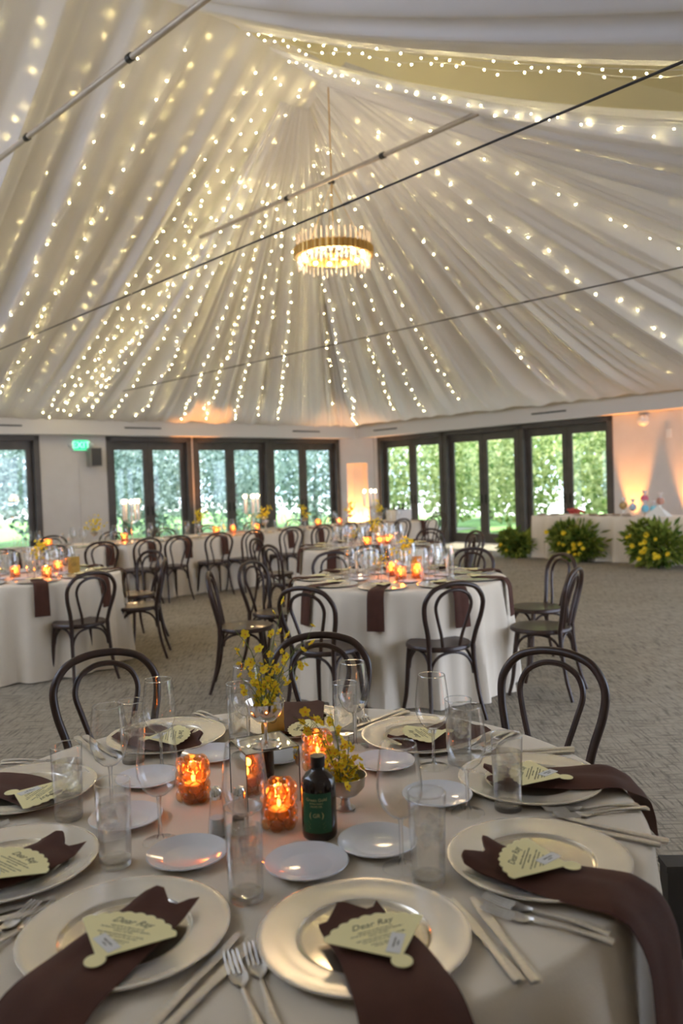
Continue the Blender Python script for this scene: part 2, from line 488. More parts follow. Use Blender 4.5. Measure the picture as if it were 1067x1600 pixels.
# text as mesh
def text_mesh(s, size, shear=0.0, extrude=0.0004, align='CENTER'):
    c = bpy.data.curves.new('t', 'FONT'); c.body = s; c.size = size; c.shear = shear; c.extrude = extrude
    c.align_x = align; c.align_y = 'CENTER'; c.resolution_u = 3
    o = bpy.data.objects.new('t', c); COL.objects.link(o)
    bpy.context.view_layer.update()
    m = bpy.data.meshes.new_from_object(o.evaluated_get(bpy.context.evaluated_depsgraph_get()))
    V = [tuple(v.co) for v in m.vertices]; F = [tuple(p.vertices) for p in m.polygons]
    bpy.data.objects.remove(o); bpy.data.curves.remove(c); bpy.data.meshes.remove(m)
    return V, F

# exit sign, speaker and conduit on the left wall
face = Matrix((( -uL.x, 0, -oL.x, 0), (-uL.y, 0, -oL.y, 0), (0, 1, 0, 0), (0, 0, 0, 1)))
def onwall(m, s, z, u=uL, o=oL, d=0.0):
    """local x to the right seen from inside, local y up, local z off the wall"""
    rt = -u if u is uL else u
    mt = Matrix(((rt.x, 0, -o.x, 0), (rt.y, 0, -o.y, 0), (0, 1, 0, 0), (0, 0, 0, 1)))
    p = C0 + u * s - o * d
    return xf(m, Matrix.Translation((p.x, p.y, z)) @ mt)
sg = ob('exit_sign', None, None, (0, 0, 0), 0, 'green lit EXIT sign high on the left wall', 'sign')
ob('housing', me('housing', onwall(box(-0.17, 0.17, -0.12, 0.12, 0.0, 0.05), 7.62, 2.45), M_white, False), sg)
ob('lit_face', me('lit_face', onwall(box(-0.155, 0.155, -0.105, 0.105, 0.05, 0.054), 7.62, 2.45), M_exit, False), sg, label='green glowing face')
ob('lettering', me('lettering', onwall(mv(text_mesh('EXIT', 0.19), z=0.056), 7.62, 2.45), glow('sign_letters', (0.35, 1.0, 0.6), 1.6), False), sg, label='EXIT in pale green letters')
for q in (-1, 1):
    ob('lamp_head', me('lamp_head', onwall(mv(ball(0.045, 12, 8), q * 0.22, 0.0, 0.06), 7.62, 2.45), M_white), sg)
sp = ob('wall_speaker', None, None, (0, 0, 0), 0, 'grey box speaker on left wall right of exit sign', 'speaker')
ob('cabinet', me('cabinet', onwall(box(-0.12, 0.12, -0.19, 0.19, 0.08, 0.28), 7.4, 2.2), M_grey, False), sp)
ob('grille', me('grille', onwall(box(-0.105, 0.105, -0.175, 0.175, 0.28, 0.29), 7.4, 2.2), M_panel, False), sp)
ob('bracket', me('bracket', onwall(box(-0.03, 0.03, -0.04, 0.04, 0.0, 0.08), 7.4, 2.2), M_metal_dark, False), sp)
ob('conduit', me('conduit', onwall(box(-0.012, 0.012, -1.2, 1.2, 0.0, 0.018), 7.66, 1.2), M_wall, False), label='thin painted conduit running down left wall below exit sign', cat='conduit')
ob('dome_camera', me('dome_camera', onwall(join(mv(lathe([(0.11, 0.0), (0.11, 0.03), (0.10, 0.05), (0.07, 0.12), (0.001, 0.14)], 20, True), 0, 0, 0)), 8.16, 2.5, uR, oR), M_white), label='white dome fitting high on right wall beside the doors', cat='dome')
ob('wall_plate', me('wall_plate', onwall(box(-0.05, 0.05, -0.08, 0.08, 0, 0.02), 8.66, 2.22, uR, oR), M_white, False), label='small white plate on right wall below the dome', cat='wall plate')

# ------------------------------------------------------------------ tent ceiling
AP = Vector((0.02, 10.0, 6.62))
e = -Vector((cos(ANG), sin(ANG), 0))    # along the ridge, toward the near left
nl = oL                                 # down slope toward the left wall
DL = (C0 - AP).dot(oL) - 0.3
DR = (C0 - AP).dot(oR) - 0.3
foot = AP + oL * DL; foot.z = WTOP
def rip(seed, lo=0.28, hi=1.3, n=9):
    r = random.Random(seed)
    w = [(2 * pi / (lo * (hi / lo) ** (i / (n - 1))), r.uniform(0, 6.28), 0.5 + 0.5 * r.random()) for i in range(n)]
    def f(x):
        s = 0
        for k, p, a in w:
            q = sin(k * x + p)
            s += a * (q + 0.35 * sin(2 * k * x + 2 * p)) / (k ** 0.55)
        return s * 0.16
    return f
def drape_c(seed, q0, q1, side, D, sag, amp=1.0, zoff=0.0):
    f = rip(seed)
    def g(a, t):
        q = q0 + (q1 - q0) * a
        P = AP + e * q + side * (D * t)
        env = min(1, 0.35 + 2 * t) * min(1, 0.15 + 5 * (1 - t))
        P.z = AP.z + (WTOP - AP.z) * t - sag * 4 * t * (1 - t) + amp * f(q + 0.25 * t * sin(q)) * env + zoff * min(1, t * 6)
        P += e * (0.5 * amp * f(q * 1.3 + 5) * env)
        return P
    return g
def drape_fan(seed, top, w0, w1, sag, amp=1.0, tw=0.25, t0=None, t1=None):
    f = rip(seed)
    L = (w1 - w0).length
    dr = (w1 - w0).normalized()
    def g(a, t):
        P0 = t0.lerp(t1, a) if t0 else top + dr * ((a - 0.5) * tw)
        P = P0.lerp(w0.lerp(w1, a), t)
        env = min(1, 0.1 + 1.0 * t) * min(1, 0.15 + 5 * (1 - t))
        s = f(a * L)
        P.z += -sag * 4 * t * (1 - t) + amp * s * env
        P += dr * (0.5 * amp * f(a * L * 1.2 + 3) * env)
        return P
    return g
crn = C0 - oL * 0.3 - oR * 0.3; crn.z = WTOP
CR = AP - oL * DL + oR * DR; CR.z = WTOP
footR = AP - oL * DL; footR.z = WTOP
TOPA = AP + Vector((-0.42, 0.35, -0.35))
gA = drape_fan(11, TOPA, foot + e * 0.1, crn, 0.25, 0.95, 0.5)
gB = drape_fan(12, AP + Vector((0.02, 0.1, -0.05)), crn + uL * 0.5 + oL * 0.1, CR, 0.30, 0.95, 0.3, TOPA + Vector((-0.1, 0.25, 0.1)), AP + Vector((0.22, -0.1, -0.05)))
gC = drape_c(13, -0.1, 9.2, oL, DL, 0.15, 0.9)
gE = drape_fan(14, AP + e * 0.35 + Vector((0, 0, -0.2)), CR + Vector((0, 0, -0.0)), footR + e * 0.75, 0.42, 1.0, 0.9, AP + Vector((0.0, 0, -0.30)), AP + e * 0.95 + Vector((0, 0, -0.08)))
gD = drape_c(15, 1.25, 9.2, -oL, DL, 0.25, 1.0)
for nm, g, nu, nv, lab in (('ceiling_drape', gA, 260, 50, 'sheer white drape fanning from peak down to the far left doors'),
                      ('ceiling_drape', gB, 260, 50, 'sheer white drape fanning from peak down to the right doors'),
                      ('ceiling_drape', gC, 300, 50, 'sheer white drape with long parallel folds at upper left'),
                      ('ceiling_drape', gE, 260, 50, 'sheer white swag sweeping from peak toward the upper right'),
                      ('ceiling_drape', gD, 300, 50, 'sheer white swag across the very top of the picture')):
    ob(nm, me(nm, grid(g, nu, nv), M_drape), label=lab, cat='drape', group='sheer ceiling drapes')
# roof above the drapes
def rp(P, dz=0.55):
    return (P.x, P.y, P.z + dz)
WL2 = foot + e * 9.6; ridge_end = AP + e * 9.6; WR2 = footR + e * 9.6
rv = [rp(AP), rp(foot + oL * 0.5), rp(crn + oL * 0.5 + oR * 0.5), rp(CR - oL * 0.5 + oR * 0.5), rp(footR - oL * 0.5), rp(WL2 + oL * 0.5), rp(ridge_end), rp(WR2 - oL * 0.5)]
struct('ceiling', (rv, [(0, 1, 2), (0, 2, 3), (0, 3, 4), (0, 6, 5, 1), (0, 4, 7, 6)]), M_roof)
bm_ = []
for q in (0.0, 1.1, 3.2):
    P0 = AP + e * q + UP * 0.42; P1 = footR + e * q + UP * 0.42
    bm_.append(tube([P0, P1], 0.06, 6))
struct('trim_3', join(*bm_), M_steel)

# fairy light strands
bulb = me('fairy_bulb', ball(0.0058, 6, 4), M_fairy)
def strand(g, a, t0, t1, off, lab, grp, jit=0.012, step=0.27, seed=0):
    r = random.Random(seed)
    pts = []
    for i in range(41):
        t = t0 + (t1 - t0) * i / 40
        aa = a + jit * sin(i * 0.7 + seed) * 0.4
        pts.append(Vector(g(aa, t)) + UP * off)
    o = ob('fairy_light_strand', me('wire', tube(pts, 0.0022, 3, False), M_ticket), label=lab, cat='string lights', group=grp)
    acc, nxt = 0, r.uniform(0.05, step)
    for i in range(40):
        d = (pts[i + 1] - pts[i]).length
        while acc + d > nxt:
            k = (nxt - acc) / d
            P = pts[i].lerp(pts[i + 1], k) + Vector((r.gauss(0, 0.02), r.gauss(0, 0.02), r.uniform(-0.02, 0.0)))
            ob('bulb', bulb, o, P)
            nxt += step * r.uniform(0.7, 1.35)
        acc += d
rr = random.Random(3)
ORDL = 'leftmost,second from left,third from left,fourth from left,fifth from left,sixth from left,seventh from left,eighth from left,ninth from left,tenth from left,eleventh from left,twelfth from left,thirteenth from left,fourteenth from left,fifteenth from left'.split(',')
def strands(g, aa, t0, t1, lab0, grp, step, behind=0.3, jit=0.01):
    order = sorted(range(len(aa)), key=lambda i: Vector(g(aa[i], 0.6)).x / Vector(g(aa[i], 0.6)).y)
    for i, a in enumerate(aa):
        lab = lab0 % ORDL[order.index(i)]
        off = 0.05 if rr.random() < behind else -0.07
        strand(g, a + rr.uniform(-0.006, 0.006), t0, t1 - rr.uniform(0, 0.06), off, lab, grp, jit, step, rr.randint(0, 999))
strands(gC, [0.012, 0.024, 0.034, 0.05, 0.075, 0.10, 0.135, 0.17, 0.21, 0.25, 0.30, 0.35, 0.41, 0.47, 0.54], 0.02, 0.98, 'fairy light strand, %s on the parallel-fold upper left drape', 'fairy lights on the left drape', 0.31, 0.25, 0.008)
strands(gA, [0.03, 0.09, 0.16, 0.24, 0.31, 0.40, 0.50, 0.58, 0.67, 0.78, 0.9], 0.12, 0.98, 'fairy light strand, %s on the drape over the left doors', 'fairy lights over the left doors', 0.27)
strands(gB, [0.04, 0.12, 0.19, 0.26, 0.33, 0.41, 0.48, 0.56, 0.64, 0.72, 0.8, 0.88], 0.06, 0.97, 'fairy light strand, %s on the drape over the right doors', 'fairy lights over the right doors', 0.33, 0.5)
strands(gE, [0.55, 0.93, 0.985], 0.03, 0.8, 'fairy light strand, %s on the upper right swag', 'fairy lights on the upper right swag', 0.3, 0.4)
strands(gD, [0.004, 0.02], 0.03, 0.7, 'fairy light strand, %s of two along the top swag edge', 'fairy lights at the swag opening', 0.22, 0.0)
for q in (0.86, 1.05):
    strand(drape_c(77, q - 0.05, q + 0.05, -oL, DL, 0.0, 0.0), 0.5, 0.02, 0.7, 0.12, 'fairy light strand inside the gap between top swags, the %s one' % ('lower' if q < 1 else 'upper'), 'fairy lights in the swag gap', 0.1, 0.2, int(q * 90))
# glow of the bundle of strands gathered behind the peak
for dx, dy, dz, en in ((0.5, 0.3, -0.2, 30), (-0.9, -0.4, -0.0, 30), (0.9, -0.9, 0.0, 22)):
    pass

# tie rods and cables across the room
d2 = Vector((-0.681, 0.733, 0)).normalized()
def rodobj(nm, P0, P1, r, m, lab, cat, fit=False):
    o = ob(nm, me(nm, tube([P0, P1], r, 10), m), label=lab, cat=cat)
    if fit:
        L = (P1 - P0)
        for k in (0.3, 0.62):
            c = P0 + L * k
            ob('coupler', me('coupler', tube([c - L.normalized() * 0.03, c + L.normalized() * 0.03], r * 1.35, 10), M_metal_dark), o)
rodobj('tie_rod', Vector((1.6, 7.66, 5.0)), Vector((-1.84, 11.37, 5.0)), 0.026, M_steel, 'pale steel tie rod passing the chandelier stem', 'rod', True)
rodobj('tie_rod', Vector((-0.3, 5.34, 5.0)), Vector((-4.6, 9.70, 5.0)), 0.026, M_steel, 'pale steel tie rod across the upper left corner', 'rod', True)
rodobj('steel_cable', Vector((2.8, 2.34, 3.35)), Vector((-6.2, 12.5, 3.35)), 0.007, M_cable, 'thin black cable just below the chandelier, rising to the right', 'cable', True)
rodobj('steel_cable', Vector((4.6, 5.75, 3.35)), Vector((-4.0, 15.12, 3.35)), 0.007, M_cable, 'thin dark cable low across the far drapes', 'cable', True)

# ------------------------------------------------------------------ chandelier
CH = Vector((0.01, 10.0, 4.33))
ch = ob('chandelier', None, None, CH, 0, 'round gold chandelier with crystal rods hanging at the room centre', 'chandelier')
R_ = 0.455
ob('band', me('band', lathe([(R_, -0.05), (R_ + 0.012, -0.05), (R_ + 0.012, 0.05), (R_, 0.05), (R_, -0.05)], 64), M_gold), ch)
fins = []
for k in range(44):
    a = 2 * pi * k / 44
    fins.append(mv(mv(lathe([(0.026, -0.055), (0.026, 0.055)], 8, True, True), R_ + 0.012, 0, 0), rz=a))
ob('scalloped_edge', me('scalloped_edge', join(*fins), M_gold), ch)
ob('hub', me('hub', lathe([(0.001, -0.08), (0.05, -0.08), (0.06, -0.02), (0.02, 0.03), (0.008, 0.06)], 16), M_gold), ch)
for k in range(4):
    a = pi / 4 + pi / 2 * k
    ob('arm', me('arm', tube([(0, 0, -0.03), (R_ * cos(a), R_ * sin(a), -0.03)], 0.007), M_gold), ch)
up_m = me('crystal_rod', lathe([(0.001, 0), (0.011, 0.002), (0.011, 0.14), (0.005, 0.155), (0.001, 0.155)], 8), M_crystal)
dn_m = me('crystal_drop', lathe([(0.001, -0.13), (0.010, -0.12), (0.013, -0.09), (0.013, 0), (0.001, 0.002)], 8), M_crystal)
tip = me('crystal_tip', ball(0.013, 8, 6), M_crystal)
for k in range(40):
    a = 2 * pi * k / 40
    o = ob('crystal_rod', up_m, ch, (R_ * cos(a), R_ * sin(a), 0.03 + (0.03 if k % 3 == 0 else 0)))
    ob('crystal_tip', tip, o, (0, 0, 0.16))
for k in range(44):
    a = 2 * pi * (k + 0.5) / 44
    ob('crystal_drop', dn_m, ch, (R_ * 0.96 * cos(a), R_ * 0.96 * sin(a), -0.05 - 0.035 * (k % 3 == 0)))
cb = me('bulb', ball(0.024, 10, 8), M_bulb)
for k in range(12):
    a = 2 * pi * (k + 0.3) / 12
    o = ob('bulb', cb, ch, (0.37 * cos(a), 0.37 * sin(a), -0.035))
lamp('chandelier_light', 'POINT', (0, 0, -0.12), 40, (1.0, 0.74, 0.45), ch, size=0.3)
ob('stem', me('stem', tube([(0, 0, 0), (0, 0, 2.25)], 0.0075, 8), M_gold), ch)
ob('collar', me('collar', lathe([(0.01, 0.84), (0.045, 0.845), (0.045, 0.87), (0.01, 0.875)], 12), M_metal_dark), ch)
for k in range(3):
    a = 2 * pi * k / 3 + 0.4
    ob('suspension_wire', me('suspension_wire', tube([(0, 0, 0.84), (R_ * cos(a), R_ * sin(a), 0.05)], 0.0035, 6), M_gold), ch)

# ------------------------------------------------------------------ chairs
def chair_parts():
    P = []
    P.append(('seat', me('seat', lathe([(0.001, 0.449), (0.17, 0.449), (0.176, 0.436), (0.202, 0.436), (0.211, 0.444), (0.211, 0.458), (0.203, 0.468), (0.185, 0.467), (0.001, 0.463)], 40), M_wood), []))
    for s in (-1, 1):
        P.append(('leg', me('front_leg', tube(crom([(s * 0.148, 0.118, 0.44), (s * 0.158, 0.135, 0.3), (s * 0.168, 0.152, 0.12), (s * 0.182, 0.178, 0.0)]), lambda t: 0.0185 - 0.007 * t, 10), M_wood), []))
    for s in (-1, 1):
        P.append(('leg', me('rear_leg', tube(crom([(s * 0.152, -0.178, 0.47), (s * 0.156, -0.185, 0.36), (s * 0.168, -0.215, 0.16), (s * 0.19, -0.262, 0.0)]), lambda t: 0.0165 - 0.005 * t, 10), M_wood), []))
    hoop = [(-0.152, -0.178, 0.47), (-0.168, -0.195, 0.56), (-0.196, -0.218, 0.67), (-0.198, -0.236, 0.76), (-0.15, -0.252, 0.832), (-0.078, -0.26, 0.862), (0, -0.262, 0.87)]
    hoop = hoop + [(-x, y, z) for x, y, z in hoop[-2::-1]]
    P.append(('back_frame', me('back_frame', tube(crom(hoop, 5), 0.0155, 10), M_wood), []))
    inn = [(-0.058, -0.178, 0.46), (-0.072, -0.19, 0.54), (-0.104, -0.208, 0.65), (-0.122, -0.226, 0.73), (-0.10, -0.24, 0.79), (-0.05, -0.248, 0.822), (0, -0.25, 0.83)]
    inn = inn + [(-x, y, z) for x, y, z in inn[-2::-1]]
    P.append(('inner_hoop', me('inner_hoop', tube(crom(inn, 5), 0.011, 8), M_wood), []))
    def arch(a, b_):
        a, b_ = Vector(a), Vector(b_)
        m = (a + b_) / 2
        pts = [a, a.lerp(m, 0.10) + UP * 0.07, a.lerp(m, 0.42) + UP * 0.125, m + UP * 0.145, b_.lerp(m, 0.42) + UP * 0.125, b_.lerp(m, 0.10) + UP * 0.07, b_]
        return tube(crom(pts, 4), 0.0095, 8)
    fl_, fr_, rl_, rr_ = (-0.150, 0.132, 0.285), (0.150, 0.132, 0.285), (-0.150, -0.180, 0.285), (0.150, -0.180, 0.285)
    for a, b_ in ((fl_, fr_), (rl_, rr_), (fl_, rl_), (fr_, rr_)):
        P.append(('brace', me('brace', arch(a, b_), M_wood), []))
    return P
CHAIR = ('bentwood_chair', chair_parts())
def chair(bx, by, tx, ty, label, group, dmin=1.2, turn=0.0):
    """bx, by: the top of the back; faces (tx, ty); pulled out at least dmin from it"""
    v = Vector((tx - bx, ty - by, 0)); d = v.length; v.normalize()
    if d < dmin: bx, by = tx - v.x * dmin, ty - v.y * dmin
    a = atan2(v.y, v.x) - pi / 2 + turn
    f = Vector((-sin(a), cos(a), 0))
    stamp(CHAIR, label, 'chair', (bx + f.x * 0.262, by + f.y * 0.262, 0), a, group)

T1, T2, T3, T4 = Vector((-0.156, 1.836, 0)), Vector((0.42, 6.08, 0)), Vector((-2.8, 7.12, 0)), Vector((0.30, 9.2, 0))
chair(-0.96, 3.16, T1.x, T1.y, 'dark bentwood chair behind near table, left of the flower sprays', 'chairs at the near table')
chair(-0.11, 3.38, T1.x, T1.y, 'dark bentwood chair behind near table, partly behind the flower sprays', 'chairs at the near table')
chair(0.76, 2.92, T1.x, T1.y, 'dark bentwood chair behind near table, at its right side', 'chairs at the near table')
g2 = 'chairs at the middle round table'
for x, y, lab, tn in ((0.68, 4.93, 'dark bentwood chair in front of the middle round table, back to camera', 0.12), (1.59, 5.46, 'dark bentwood chair right of middle round table, the nearer of two', -0.05),
                  (1.79, 6.51, 'dark bentwood chair right of middle round table, the farther of two', 0), (-0.25, 4.92, 'dark bentwood chair at front left of middle round table behind flowers', 0),
                  (-0.78, 6.74, 'dark bentwood chair at far left of middle round table', 0.0), (-1.01, 5.99, 'dark bentwood chair seen edge-on left of the middle round table', 0),
                  (-0.10, 7.41, 'dark bentwood chair behind the middle round table at its left', 0), (1.19, 7.33, 'dark bentwood chair behind the middle round table at its right', 0)):
    chair(x, y, T2.x, T2.y, lab, g2, turn=tn)
for x, y, lab in ((-2.1, 6.41, 'dark bentwood chair in front of left round table, back to camera'), (-1.62, 7.28, 'dark bentwood chair right of left round table, nearer of a pair'),
                  (-1.96, 8.28, 'dark bentwood chair right of left round table, farther of a pair')):
    chair(x, y, T3.x, T3.y, lab, 'chairs at the left round table')
for x, y, lab in ((1.62, 9.7, 'dark bentwood chair at far right of the farther round table'), (1.35, 8.85, 'dark bentwood chair at near right of the farther round table'),
                  (1.15, 10.4, 'dark bentwood chair behind the farther round table at right'), (-0.78, 8.5, 'dark bentwood chair at near left of the farther round table'),
                  (-1.05, 9.62, 'dark bentwood chair at far left of the farther round table'), (0.27, 8.0, 'dark bentwood chair between the middle and farther round tables')):
    chair(x, y, T4.x, T4.y, lab, 'chairs at the farther round table')

# long table along the left doors
LB = Vector((-1.69, 11.08, 0)); lu = -uL; ln = oL
def lp(t_, n_): return LB + lu * t_ + ln * n_
ORD = ['first', 'second', 'third', 'fourth', 'fifth', 'sixth', 'seventh', 'eighth', 'ninth', 'tenth', 'eleventh', 'twelfth', 'thirteenth', 'fourteenth', 'fifteenth', 'sixteenth', 'seventeenth', 'eighteenth']
front_t = [-2.9, -2.3, -1.70, -1.07, -0.62, 0.0, 0.57, 1.25, 1.85, 2.4, 2.95, 3.56, 4.3]
for i, t_ in enumerate(front_t):
    p = lp(t_, 0.0); q = lp(t_, 1.0)
    chair(p.x, p.y, q.x, q.y, 'dark bentwood chair, %s from left along front of the long table' % ORD[i], 'front chairs at the long table', 0.5, 0.15 * sin(i * 2.3))
for i, t_ in enumerate([-2.6, -1.5, -0.6, 0.3, 1.1, 2.0, 2.9, 3.8]):
    p = lp(t_, 2.15); q = lp(t_, 1.0)
    chair(p.x, p.y, q.x, q.y, 'dark bentwood chair, %s from left behind the long table' % ORD[i], 'rear chairs at the long table', 0.5)
p = lp(5.55, 1.0); q = lp(4.5, 1.0)
chair(p.x, p.y, q.x, q.y, 'dark bentwood chair at the right end of the long table', 'front chairs at the long table', 0.5)

# ------------------------------------------------------------------ tablecloths
TZ = 0.775
def round_cloth(seed, R=0.802, folds=17, nth=220, flare=0.10):
    r = random.Random(seed)
    ph = [r.uniform(0, 6.28) for _ in range(4)]
    def fold(th):
        s = sin(folds * th + ph[0] + 0.8 * sin(2 * th + ph[1])) * 0.6 + 0.3 * sin((folds * 2 - 3) * th + ph[2]) + 0.25 * sin(5 * th + ph[3])
        return s
    rows = [(0.001, 0), (0.3, 0), (0.6, 0), (R - 0.05, 0), (R - 0.018, 0)]
    V, F = [], []
    for rr_, _ in rows:
        for k in range(nth):
            a = 2 * pi * k / nth
            V.append((rr_ * cos(a), rr_ * sin(a), TZ))
    drop = [(0.0, -0.002), (0.006, -0.008), (0.010, -0.022)] + [(0.012, -0.022 - i * (TZ - 0.03) / 22) for i in range(1, 23)]
    for j, (dr, dz) in enumerate(drop):
        h = max(0, -dz - 0.022) / (TZ - 0.03)
        for k in range(nth):
            a = 2 * pi * k / nth
            rr_ = R - 0.010 + dr + (flare * 0.55 * h ** 0.8) + flare * 0.66 * fold(a) * h ** 0.55
            V.append((rr_ * cos(a), rr_ * sin(a), TZ + dz))
    nr = len(rows) + len(drop)
    for i in range(nr - 1):
        for k in range(nth):
            k2 = (k + 1) % nth
            F.append((i * nth + k, (i + 1) * nth + k, (i + 1) * nth + k2, i * nth + k2))
    return V, F
for Tn, lab, sd_ in ((T1, 'ivory cloth on the large near round table in the foreground', 5), (T2, 'ivory cloth to the floor on the middle round table', 2),
                 (T3, 'ivory cloth to the floor on the left round table', 3), (T4, 'ivory cloth on the farther round table behind the middle one', 4)):
    ob('tablecloth', me('tablecloth', round_cloth(sd_), M_cloth), None, (Tn.x, Tn.y, 0), 0, lab, 'tablecloth', 'ivory tablecloths')
def rect_cloth(L, D, seed, nf=40):
    """draped rectangle, local x length, y depth, origin at centre on the floor"""
    r = random.Random(seed)
    per = []
    c = 0.05
    def side(x0, y0, x1, y1, n):
        for i in range(n):
            k = i / n
            per.append((x0 + (x1 - x0) * k, y0 + (y1 - y0) * k))
    nx, ny = int(L / 0.035), int(D / 0.035)
    side(-L / 2 + c, -D / 2, L / 2 - c, -D / 2, nx); 
    side(L / 2, -D / 2 + c, L / 2, D / 2 - c, ny); side(L / 2 - c, D / 2, -L / 2 + c, D / 2, nx); side(-L / 2, D / 2 - c, -L / 2, -D / 2 + c, ny)
    n = len(per)
    V, F = [], []
    ph = [r.uniform(0, 6) for _ in range(3)]
    rows = [(0.9, 0, 0)] + [(1, 0, 0), (1, 0.006, -0.006), (1, 0.010, -0.02)] + [(1, 0.012, -0.02 - i * (TZ - 0.028) / 14) for i in range(1, 15)]
    s_ = 0
    for (sc_, off, dz) in rows:
        h = max(0, -dz - 0.02) / TZ
        for k, (x, y) in enumerate(per):
            nx_ = (1 if x >= L / 2 - c * 0.6 else -1 if x <= -L / 2 + c * 0.6 else 0)
            ny_ = (1 if y >= D / 2 - c * 0.6 else -1 if y <= -D / 2 + c * 0.6 else 0)
            u_ = k * 0.035
            fo = 0.045 * (sin(u_ * 2 * pi / 0.33 + ph[0] + sin(u_ * 2)) + 0.4 * sin(u_ * 2 * pi / 0.17 + ph[1])) * h ** 0.7
            ll = sqrt(nx_ * nx_ + ny_ * ny_) or 1
            V.append(((x * sc_ if sc_ < 1 else x) + nx_ / ll * (off + 0.03 * h + fo), (y * sc_ if sc_ < 1 else y) + ny_ / ll * (off + 0.03 * h + fo), TZ + dz))
    for i in range(len(rows) - 1):
        for k in range(n):
            k2 = (k + 1) % n
            F.append((i * n + k, (i + 1) * n + k, (i + 1) * n + k2, i * n + k2))
    F.append(tuple(range(n)))
    return V, F
for i, (a, bb, lab) in enumerate(((-4.3, -1.30, 'ivory cloth on the left length of the long table'), (-1.20, 1.80, 'ivory cloth on the middle length of the long table'), (1.90, 4.95, 'ivory cloth on the right length of the long table'))):
    c_ = lp((a + bb) / 2, 1.03)
    ob('tablecloth', me('tablecloth', rect_cloth(bb - a, 1.12, 20 + i), M_cloth, True), None, c_, ANG, lab, 'tablecloth', 'ivory tablecloths')

# ------------------------------------------------------------------ tableware kinds
def mk_glass(mt, n):
    bowl = me('bowl', lathe([(0.005, 0.098), (0.018, 0.102), (0.033, 0.117), (0.0425, 0.142), (0.0435, 0.160), (0.041, 0.19), (0.0365, 0.225), (0.0345, 0.238)], n), mt)
    stem = me('stem', lathe([(0.006, 0.099), (0.0042, 0.085), (0.0038, 0.05), (0.0042, 0.018), (0.008, 0.009)], max(8, n // 3)), M_solid)
    bowl_m = lathe([(0.0335 + 0.0012 * cos(a * 1.0472), 0.2385 + 0.0012 * sin(a * 1.0472)) for a in range(7)], n)
    rim_ = me('rim', bowl_m, M_solid)
    foot_ = me('foot', lathe([(0.008, 0.009), (0.02, 0.005), (0.036, 0.0022), (0.037, 0.0008), (0.036, 0.0002)], n), mt)
    return ('wine_glass', [('bowl', bowl, [('rim', rim_)]), ('stem', stem, []), ('foot', foot_, [])])
def mk_tumbler(mt, n, water=True):
    shell = me('tumbler_wall', lathe([(0.0305, 0.003), (0.0345, 0.166)], n), mt)
    base_ = me('thick_base', lathe([(0.001, 0.0003), (0.0295, 0.0003), (0.0305, 0.003), (0.0303, 0.011), (0.001, 0.012)], n), M_solid)
    rim_ = me('rim', lathe([(0.0342 + 0.0012 * cos(a * 1.0472), 0.1662 + 0.0012 * sin(a * 1.0472)) for a in range(7)], n), M_solid)
    P = [('tumbler_wall', shell, [('rim', rim_)]), ('thick_base', base_, [])]
    if water:
        w = me('water', lathe([(0.001, 0.0125), (0.0287, 0.0145), (0.0326, 0.128), (0.001, 0.128)], n), M_water)
        P.append(('water', w, []))
    return ('water_tumbler', P)
WG, TB = mk_glass(M_glass, 40), mk_tumbler(M_glass, 36)
WGF, TBF = mk_glass(M_glass_far, 16), mk_tumbler(M_glass_far, 14, False)
ice = me('ice_cube', join(box(-0.011, 0.011, -0.011, 0.011, -0.011, 0.011)), M_water, False)
CHG = ('charger_plate', [('rim', me('charger_rim', lathe([(0.108, 0.010), (0.112, 0.0112), (0.135, 0.0118), (0.160, 0.0145), (0.169, 0.0170), (0.1715, 0.0160), (0.1700, 0.0130), (0.150, 0.0080), (0.10, 0.0012), (0.001, 0.0012)], 72), M_charger), []),
    ('well', me('charger_well', lathe([(0.108, 0.010), (0.104, 0.0055), (0.098, 0.0042), (0.001, 0.004)], 72), M_well), [])])
bread = me('bread_plate', lathe([(0.001, 0.006), (0.046, 0.006), (0.050, 0.0075), (0.064, 0.012), (0.080, 0.017), (0.081, 0.0155), (0.066, 0.009), (0.048, 0.001), (0.001, 0.001)], 48), M_porcelain)
def fork_mesh():
    parts = [grid(lambda u, v: ((u - 0.5) * (0.010 + 0.010 * max(0, 1 - v * 1.6) ** 1), -0.115 + 0.115 * v, 0.0035 + 0.004 * sin(pi * v)), 2, 8)]
    top = grid(lambda u, v: ((u - 0.5) * (0.007 + 0.018 * min(1, v * 1.8)), 0.0 + 0.045 * v, 0.0035 + 0.0 * v), 2, 6)
    parts.append(top)
    for k in range(4):
        x = -0.0095 + k * 0.00633
        parts.append(tube([(x, 0.044, 0.0036), (x, 0.065, 0.0060), (x * 0.95, 0.092, 0.0100)], 0.0016, 5))
    return join(*parts)
def thicken(m, t_):
    V, F = m
    n = len(V)
    V2 = V + [(x, y, z - t_) for x, y, z in V]
    F2 = list(F) + [tuple(i + n for i in reversed(f)) for f in F]
    return V2, F2
_sx = lambda m, a, b_: [(tuple(v)) for v in m]
fork = me('fork', join(thicken(grid(lambda u, v: ((u - 0.5) * (0.020 - 0.014 * min(1, v * 1.5)), -0.128 + 0.128 * v, 0.0035 + 0.004 * sin(pi * v) + 0.0012 * (1 - (2 * u - 1) ** 2)), 4, 10), 0.003),
                       thicken(grid(lambda u, v: ((u - 0.5) * (0.006 + 0.0205 * min(1, v * 1.7)), 0.034 * v, 0.0042 - 0.0035 * sin(pi * v) + 0.0035 * (2 * u - 1) ** 2), 6, 8), 0.0018),
                       *[tube([((-0.0112 + k * 0.00747), 0.033, 0.0044), ((-0.0112 + k * 0.00747), 0.060, 0.0055), ((-0.0112 + k * 0.00747) * 0.93, 0.088, 0.0115)], lambda t: 0.0021 - 0.0007 * t, 6) for k in range(4)]), M_flat)
